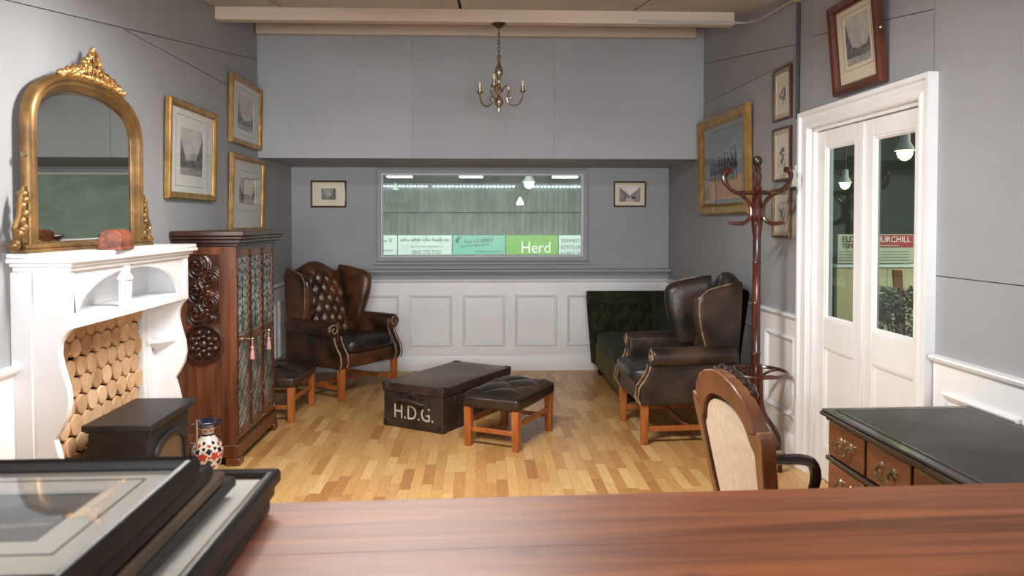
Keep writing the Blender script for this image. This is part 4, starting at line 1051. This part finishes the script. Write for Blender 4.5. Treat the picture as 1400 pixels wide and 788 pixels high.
for i in range(n-1): ff += [(i, i+1, n+i+1, n+i), (2*n+i, 3*n+i, 3*n+i+1, 2*n+i+1), (i, 2*n+i, 2*n+i+1, i+1), (n+i, n+i+1, 3*n+i+1, 3*n+i)]
ff += [(0, n, 3*n, 2*n), (n-1, 2*n-1, 4*n-1, 3*n-1)]
bf = lean_back(g.add(vv, ff)).put('back_frame', 'chair_wood', dc, .006, 3)
def inset(p, d_): return [(x*(1-d_), z-(d_*.35 if z > .8 else 0)) for x, z in p]
lean_back(G().prism(inset(fulli, .05), .004, .012)).put('back_cloth', 'cream_cloth', dc)
fi = fulli
g = G(); m_ = len(fi)
g.add([(0, -.06, .70)]+[(p[0]*.55, -.056, .70+(p[1]-.70)*.55) for p in fi]+[(p[0]*.93, -.036, .70+(p[1]-.70)*.96) for p in fi]+[(p[0]*1.03, -.018, p[1]*1.003) for p in fi],
      [(0, 1+i, 2+i) for i in range(m_-1)]+[(1+k*m_+i, 1+k*m_+i+1, 1+(k+1)*m_+i+1, 1+(k+1)*m_+i) for k in range(2) for i in range(m_-1)])
lean_back(g).put('back_upholstery', 'tapestry', dc)
g = G()      # carved crest along the front of the top rail
for k in range(15):
    x = -.17+.34*k/14; z = 1.045-1.2*x*x; g.ball((x, -.026-.006*(k % 2), z), .015, .014, .013+.006*(k % 3 == 1), 7, 5)
lean_back(g).put('crest_carving', 'mahogany_dark', dc)
for s_ in (-1, 1):
    g = lean_back(G().ball((s_*.215, -.022, .905), .02, .018, .014, 8, 6)); g.put('ear_carving', 'mahogany_dark', dc)
    G().tube(smooth([(s_*.235, .315, .68), (s_*.26, .20, .675), (s_*.275, .05, .668), (s_*.285, -.02, .665), (s_*.282, -.07, .65), (s_*.272, -.08, .60), (s_*.262, -.055, .52), (s_*.255, -.04, .44)], 4), [.017]*9+[.02]*12+[.019]*8, 8).put('arm', 'mahogany_dark', dc)
    G().box(s_*.268-.020, s_*.268+.020, .04, .17, .684, .700).put('arm_pad', 'tapestry', dc, .008, 3)
    G().tube(smooth([(s_*.235, -.195, .40), (s_*.255, -.225, .33), (s_*.245, -.21, .18), (s_*.225, -.195, .05), (s_*.24, -.22, .0)], 4), [.030]*5+[.026]*5+[.018]*5+[.02]*2, 8).put('leg', 'chair_wood', dc)
    G().tube(smooth([(s_*.155, .25, .47), (s_*.16, .26, .36), (s_*.17, .29, .18), (s_*.185, .345, .0)], 4), .021, 8).put('leg', 'chair_wood', dc)
sq = [(-.27, -.225), (.27, -.225), (.265, 0), (.185, .255), (-.185, .255), (-.265, 0)]
G().prism(sq, .355, .42, 'z').put('seat_rail', 'chair_wood', dc, .01, 3)
pillow(G(), (0, .01, .445), .50, .47, .09, .4).put('seat', 'cream_cloth', dc, ang=80)

# ================================================================== BAR COUNTER AND THE STACK OF PICTURES
bc = E('bar_counter', 'long reddish brown wooden counter across the foreground', 'counter', (.313, 1.282, 0), 2.05)
for k in range(4): G().box(-2.13, 1.62, -.80+.2*k+.0002, -.60+.2*k-.0002, 1.01, 1.06).put('plank', 'counter_wood', bc, .0005)
box('counter_body', -2.10, 1.60, -.70, -.06, .0, 1.01, 'counter_body', bc)
for k in range(7): box('front_panel', -2.05+.52*k, -1.60+.52*k, -.062, -.045, .12, .92, 'counter_body', bc, .004)
SGR = 'pile of framed pictures on the counter'
zz = 1.0602
def flat(label, xr, yf, rz, wd, ht, fw, fd, fm, mm, pw, ph, fn, inner=None, line=None, px=0, pz=0):
    """picture lying face up; xr,yf = its far right corner"""
    global zz
    a = radians(rz); cx = xr-(wd/2)*cos(a)+(ht/2)*sin(a); cy = yf-(wd/2)*sin(a)-(ht/2)*cos(a)
    p = picture('stacked_picture', label, (cx, cy, zz), rz, wd, ht, fw, fd, fm, mm, pw, ph, fn, inner=inner, line=line, group=SGR, px=px, pz=pz, rx=-pi/2)
    zz += fd+.0006; return p
flat('black framed picture at the very bottom of the pile on the counter', -.335, 1.225, 1.5, .60, .50, .03, .02, 'frame_black', 'mount_cream', .4, .3, landscape(51))
flat('thin dark framed picture second from the bottom of the pile', -.33, 1.235, .4, .62, .52, .028, .02, 'frame_black', 'mount_white', .4, .3, landscape(52))
flat('black frame with worn gilt edge and white mount, rightmost in the pile', -.322, 1.242, .0, .62, .52, .020, .022, 'frame_black', 'mount_white', .34, .26, landscape(53), inner='gold_antique')
flat('dark blue-black framed picture in the middle of the pile', -.366, 1.156, .2, .58, .48, .022, .017, 'frame_black', 'mount_white', .34, .26, landscape(54), inner='steel')
flat('black and gilt framed picture third from the top of the pile', -.372, 1.125, 1.0, .56, .46, .022, .017, 'frame_brown', 'mount_cream', .34, .26, landscape(55), inner='gold')
flat('dark framed white-mounted picture just under the topmost of the pile', -.377, 1.090, .5, .56, .44, .020, .02, 'frame_black', 'mount_white', .34, .26, landscape(56))
flat('topmost picture of the pile, black frame, wide white mount and grey seascape', -.376, 1.038, 1.2, .60, .355, .016, .027, 'frame_black', 'mount_white', .36, .155, seascape, line=.032, px=.035, pz=.018)

# ================================================================== CABLES AND FITTINGS
g = rw(G().tube([(4.73, .012, 2.16), (4.73, .012, 2.5), (4.73, .012, CZ(4.73)-.005)], .010, 8))
tag(g.put('conduit_pipe', 'conduit_dark'), 'dark vertical conduit running up the wall from the door corner', 'pipe')
tag(G().tube(smooth([(1.15, 5.597, 2.985), (1.5, 5.593, 2.975), (1.84, 5.59, 2.978), (1.925, 5.50, 2.955), (1.945, 5.30, 2.93), (1.955, 5.05, 2.92), (1.965, 4.80, 2.915), (1.965, 4.75, 2.925)], 5), .009, 7).put('surface_cable', 'cable_grey'), 'pale cable looping from the beam along the right wall', 'cable')
jb = E('junction_box', 'white junction box on the wall left of the door frame', 'junction box', onr(4.705, 1.79, 0), RZ)
G().box(-.045, .045, -.035, 0, -.055, .055).put('box_body', 'plastic_white', jb, .006, 3)
G().lathe([(.016, .055), (.016, .075), (.011, .08)], (0, -.018, 0), 10).put('cable_gland', 'plastic_white', jb)
G().box(-.04, .04, -.036, -.033, -.075, -.055).put('box_label', 'conduit_dark', jb)

# ================================================================== THE MARKET HALL OUTSIDE
struct(G().box(-14, 18, -7, 46, -.14, -.065).put('hall_floor', 'hall_floor'), 'grey concrete floor of the market hall outside', 'floor')
g = G(); nr = 150; prof = []
for i in range(nr+1):
    x = -12+24*i/nr; prof.append((x, 45-(.06 if i % 2 else 0)))
g.add([(p[0], p[1], -.1) for p in prof]+[(p[0], p[1], 2.05) for p in prof]+[(p[0], p[1]-.08, 2.05) for p in prof]+[(p[0], p[1]-.08, 6.5) for p in prof],
      [(k*(nr+1)*2+i, k*(nr+1)*2+i+1, k*(nr+1)*2+nr+2+i, k*(nr+1)*2+nr+1+i) for k in range(2) for i in range(nr)])
hw_ = struct(g.put('hall_wall', 'hall_sheet', ang=10), 'grey corrugated sheet wall at the far end of the hall', 'wall')
g = G()
for (a, b) in ((-5.85, -3.2), (-2.75, 1.95), (2.85, 6.05)):
    x = a
    while x < b: g.box(x, x+.115, 44.80, 44.84, 3.53, 3.60); x += .22
tag(g.put('eaves_gaps', 'gap_light', hw_), kind='stuff')
G().box(-12, 12, 44.78, 44.9, 2.02, 2.08).put('sheet_rail', 'hall_roof', hw_)
struct(G().add([(-14, 8.2, 5.6), (18, 8.2, 5.6), (18, 46, 3.68), (-14, 46, 3.68), (-14, 8.2, 5.75), (18, 8.2, 5.75), (18, 46, 3.83), (-14, 46, 3.83)], [(0,3,2,1), (4,5,6,7), (0,1,5,4), (1,2,6,5), (2,3,7,6), (3,0,4,7)]).put('hall_roof', 'hall_roof'), 'dark sloping roof of the market hall', 'roof')
for (a, b, lab) in ((-4.79, -3.55, 'bright roof light above the left part of the hall seen through the window'), (-1.09, .12, 'bright roof light in the middle of the hall seen through the window'), (3.78, 5.04, 'bright roof light above the right part of the hall seen through the window')):
    t = E('roof_light', lab, 'roof light', ((a+b)/2, 39.6, 3.90), 0, 'roof lights of the hall')
    G().box(-(b-a)/2, (b-a)/2, 0, .8, -.10, .10).put('diffuser', 'skylight', t); G().box(-(b-a)/2-.05, (b-a)/2+.05, -.05, .85, .10, .13).put('frame', 'hall_roof', t)
def word_marks(parent, x0, x1, z, hgt, m_, seed, y=-.012, slant=0):
    g = G(); rnd = random.Random(seed); x = x0
    while x < x1:
        wl_ = rnd.uniform(2, 6)*hgt*.55; k = x
        while k < min(x+wl_, x1):
            hh = hgt*rnd.choice((.6, .6, .65, 1.0)); zz_ = z+slant*(k-x0); g.box(k, k+hgt*.32, y, y+.004, zz_, zz_+hh); k += hgt*.52
        x = k+hgt*.4
    g.put('small_print', m_, parent)
def banner(label, a, b, m_, y=30, z0=.115, z1=.985):
    t = E('banner', label, 'banner', ((a+b)/2, y, z0), 0, 'advertising banners on the hall rail')
    G().box(-(b-a)/2+.01, (b-a)/2-.01, -.008, .008, 0, z1-z0).put('sheet', m_, t)
    return t
t = banner('pale mint banner with small print at the left edge of the window', -4.6, -3.23, 'banner_white')
word_marks(t, .09, .5, .60, .14, 'banner_grey_ink', 1); word_marks(t, .09, .5, .24, .12, 'banner_grey_ink', 2)
t = banner('white banner with a phone number beside the teal one', -3.21, -1.11, 'banner_white')
word_marks(t, -.94, 1.0, .64, .13, 'banner_ink', 5); word_marks(t, -.55, .65, .40, .07, 'banner_grey_ink', 6); text('phone_number', '0845 370 7750', .24, 'banner_ink', t, (.05, -.011, .20), sx=.78)
t = banner('teal banner with slanting script between white and green ones', -1.09, .97, 'banner_teal')
word_marks(t, -.55, .5, .56, .14, 'banner_ink', 8, slant=.06); word_marks(t, -.70, .40, .40, .09, 'banner_ink', 9, slant=.08); word_marks(t, -.15, .95, .20, .06, 'banner_ink', 10); word_marks(t, -.45, .95, .08, .06, 'banner_ink', 11)
G().tube([(-.68, -.012, .83), (-.80, -.012, .78), (-.86, -.012, .68), (-.84, -.012, .58)], [.02, .05, .055, .02], 6).put('emblem', 'banner_ink', t)
t = banner('green banner with the white word Herd', .99, 3.04, 'banner_green')
text('lettering', 'Herd', .62, 'print_white', t, (.15, -.011, .37), sx=.92)
t = banner('white banner with dark numbers at the right edge of the window', 3.06, 5.2, 'banner_white')
text('name_line', 'stevest', .26, 'banner_ink', t, (-.98, -.011, .68), align='LEFT'); text('number_line', '07970 00', .22, 'banner_ink', t, (-.98, -.011, .39), align='LEFT'); text('number_line', '01902 781', .22, 'banner_ink', t, (-.98, -.011, .13), align='LEFT')
rl = E('pen_railing', 'metal pen railing that carries the advertising banners', 'railing', (0, 30.06, 0))
for z in (.06, .55, 1.0): G().tube([(-6, 0, z), (7, 0, z)], .025, 6).put('rail', 'conduit_dark', rl)
for k in range(7): G().tube([(-6+k*13/6, 0, -.06), (-6+k*13/6, 0, 1.02)], .03, 6).put('post', 'conduit_dark', rl)
def pendant(name, label, loc, r, m_, top):
    t = E(name, label, 'lamp', loc, 0, 'pendant lamps of the hall')
    G().ball((0, 0, -.25*r), r*.75, r*.75, r*.85).put('bulb', m_, t)
    G().lathe([(r*.45, r*1.9), (r*.5, r*.8), (r*1.0, -.1*r), (r*.97, -.1*r), (r*.42, r*.8)], (0, 0, 0), 16, 'z', False).put('reflector', 'hall_sheet', t)
    G().tube([(0, 0, r*1.8), (0, 0, top-loc[2])], .012, 6).put('rod', 'hall_roof', t)
    return t
pendant('pendant_lamp', 'glaring green-white pendant lamp seen through the window', (2.267, 36, 3.40), .30, 'lamp_green', 4.15)
t = E('pendant_lamp', 'small pale cone pendant lamp below the glaring one', 'lamp', (1.855, 36, 2.30), 0, 'pendant lamps of the hall')
G().lathe([(.03, .36), (.06, .30), (.17, .06), (.17, .04)], (0, 0, 0), 14).put('reflector', 'lamp_warm', t); G().lathe([(.15, .0), (.15, .025)], (0, 0, 0), 14).put('bulb', 'lamp_warm', t); G().tube([(0, 0, .36), (0, 0, 1.86)], .012, 6).put('rod', 'hall_roof', t)
t = E('pendant_lamp', 'faint unlit pendant lamp at upper left through the window', 'lamp', (-3.95, 36, 2.95), 0, 'pendant lamps of the hall')
G().lathe([(.03, .36), (.06, .30), (.15, .06), (.15, .04)], (0, 0, 0), 14).put('reflector', 'banner_white', t); G().tube([(0, 0, .36), (0, 0, 1.2)], .012, 6).put('rod', 'hall_roof', t)

# porch outside the glazed doors
struct(G().box(10.5, 10.7, 2.5, 46, -.1, 6).put('hall_side_wall', 'hall_roof'), 'dark side wall of the hall beyond the glazed doors', 'wall')
struct(G().box(4.4, 10.6, 12.0, 12.2, -.1, 6).put('hall_cross_wall', 'hall_roof'), 'dark cross wall of the hall beyond the glazed doors', 'wall')
pw_ = E('counter_partition', 'low cream partition with pale capping outside the glazed doors', 'partition', (4.55, 8.04, -.06))
for k in range(3): box('partition_panel', -.75+.55*k+.002, -.20+.55*k-.002, 0, .06, 0, 1.09, 'cream_partition', pw_, .003)
box('capping', -.76, .92, -.015, .075, 1.09, 1.125, 'white_paint', pw_, .004)
sg = E('name_sign', 'red and cream name sign standing on the partition outside', 'sign', (4.21, 8.02, 1.075))
box('board', -.412, .412, -.006, .006, 0, .31, 'sign_cream', sg)
box('red_panel', -.10, .405, -.009, -.006, .17, .302, 'sign_red', sg)
text('lettering', 'ELDER', .088, 'sign_ink', sg, (-.255, -.0105, .255), sx=.9); text('lettering', 'TEMPLE', .075, 'sign_ink', sg, (-.265, -.0105, .185), sx=.8)
text('lettering', 'CHURCHILL', .088, 'print_white', sg, (.155, -.0105, .252), sx=.92)
g = G()
for k in range(4): g.box(-.40, .36, -.008, -.0065, .03+.03*k, .038+.03*k)
g.put('small_print', 'banner_grey_ink', sg)
box('accent_strip', -.05, .25, -.0105, -.009, .186, .196, 'sign_cream', sg)
pendant('pendant_lamp', 'smaller pendant lamp glowing in the far door pane', (3.87, 8.02, 1.94), .07, 'lamp_hot', 5.5)
pendant('pendant_lamp', 'larger bright pendant lamp glowing in the near door pane', (3.66, 6.5, 2.14), .085, 'lamp_hot', 5.6)
bs = E('potted_shrub', 'dusty dark shrub in a pot outside the near door pane', 'shrub', (3.02, 5.35, -.06))
G().lathe([(.14, 0), (.19, .30), (.20, .32), (.18, .32), (.15, .28)], (0, 0, 0), 18).put('pot', 'pot_clay', bs)
g = G(); rnd = random.Random(21)
for k in range(9):
    a = rnd.uniform(0, 6.3); r = rnd.uniform(.1, .3); g.tube([(0, 0, .28), (r*.4*cos(a), r*.4*sin(a), .6), (r*cos(a), r*sin(a), rnd.uniform(.8, 1.05))], [.012, .008, .004], 5)
g.put('stems', 'bush_stem', bs)
g = G()
for k in range(1500):
    a = rnd.uniform(0, 6.3); z = rnd.uniform(.45, 1.1); R_ = .34*(1-((z-.68)/.5)**2)*rnd.uniform(.35, 1)
    c = Vector((R_*cos(a), R_*sin(a), z)); d_ = Vector((cos(a)+rnd.uniform(-.8, .8), sin(a)+rnd.uniform(-.8, .8), rnd.uniform(-.6, .8))).normalized()*.07
    s_ = d_.orthogonal().normalized()*.013
    g.add([c, c+d_*.5+s_, c+d_, c+d_*.5-s_], [(0, 1, 2, 3)])
tag(g.put('foliage', 'bush_leaf', bs), kind='stuff')
tc_ = E('leaning_board', 'short tan wooden board leaning behind the shrub outside', 'board', (3.55, 6.35, -.06))
G().loft([[(x+a*.04, 0+b*.012, z) for a, b in ((-1,-1),(1,-1),(1,1),(-1,1))] for x, z in ((.06, .0), (-.03, 1.17))]).put('plank', 'tan_wood', tc_, .003)
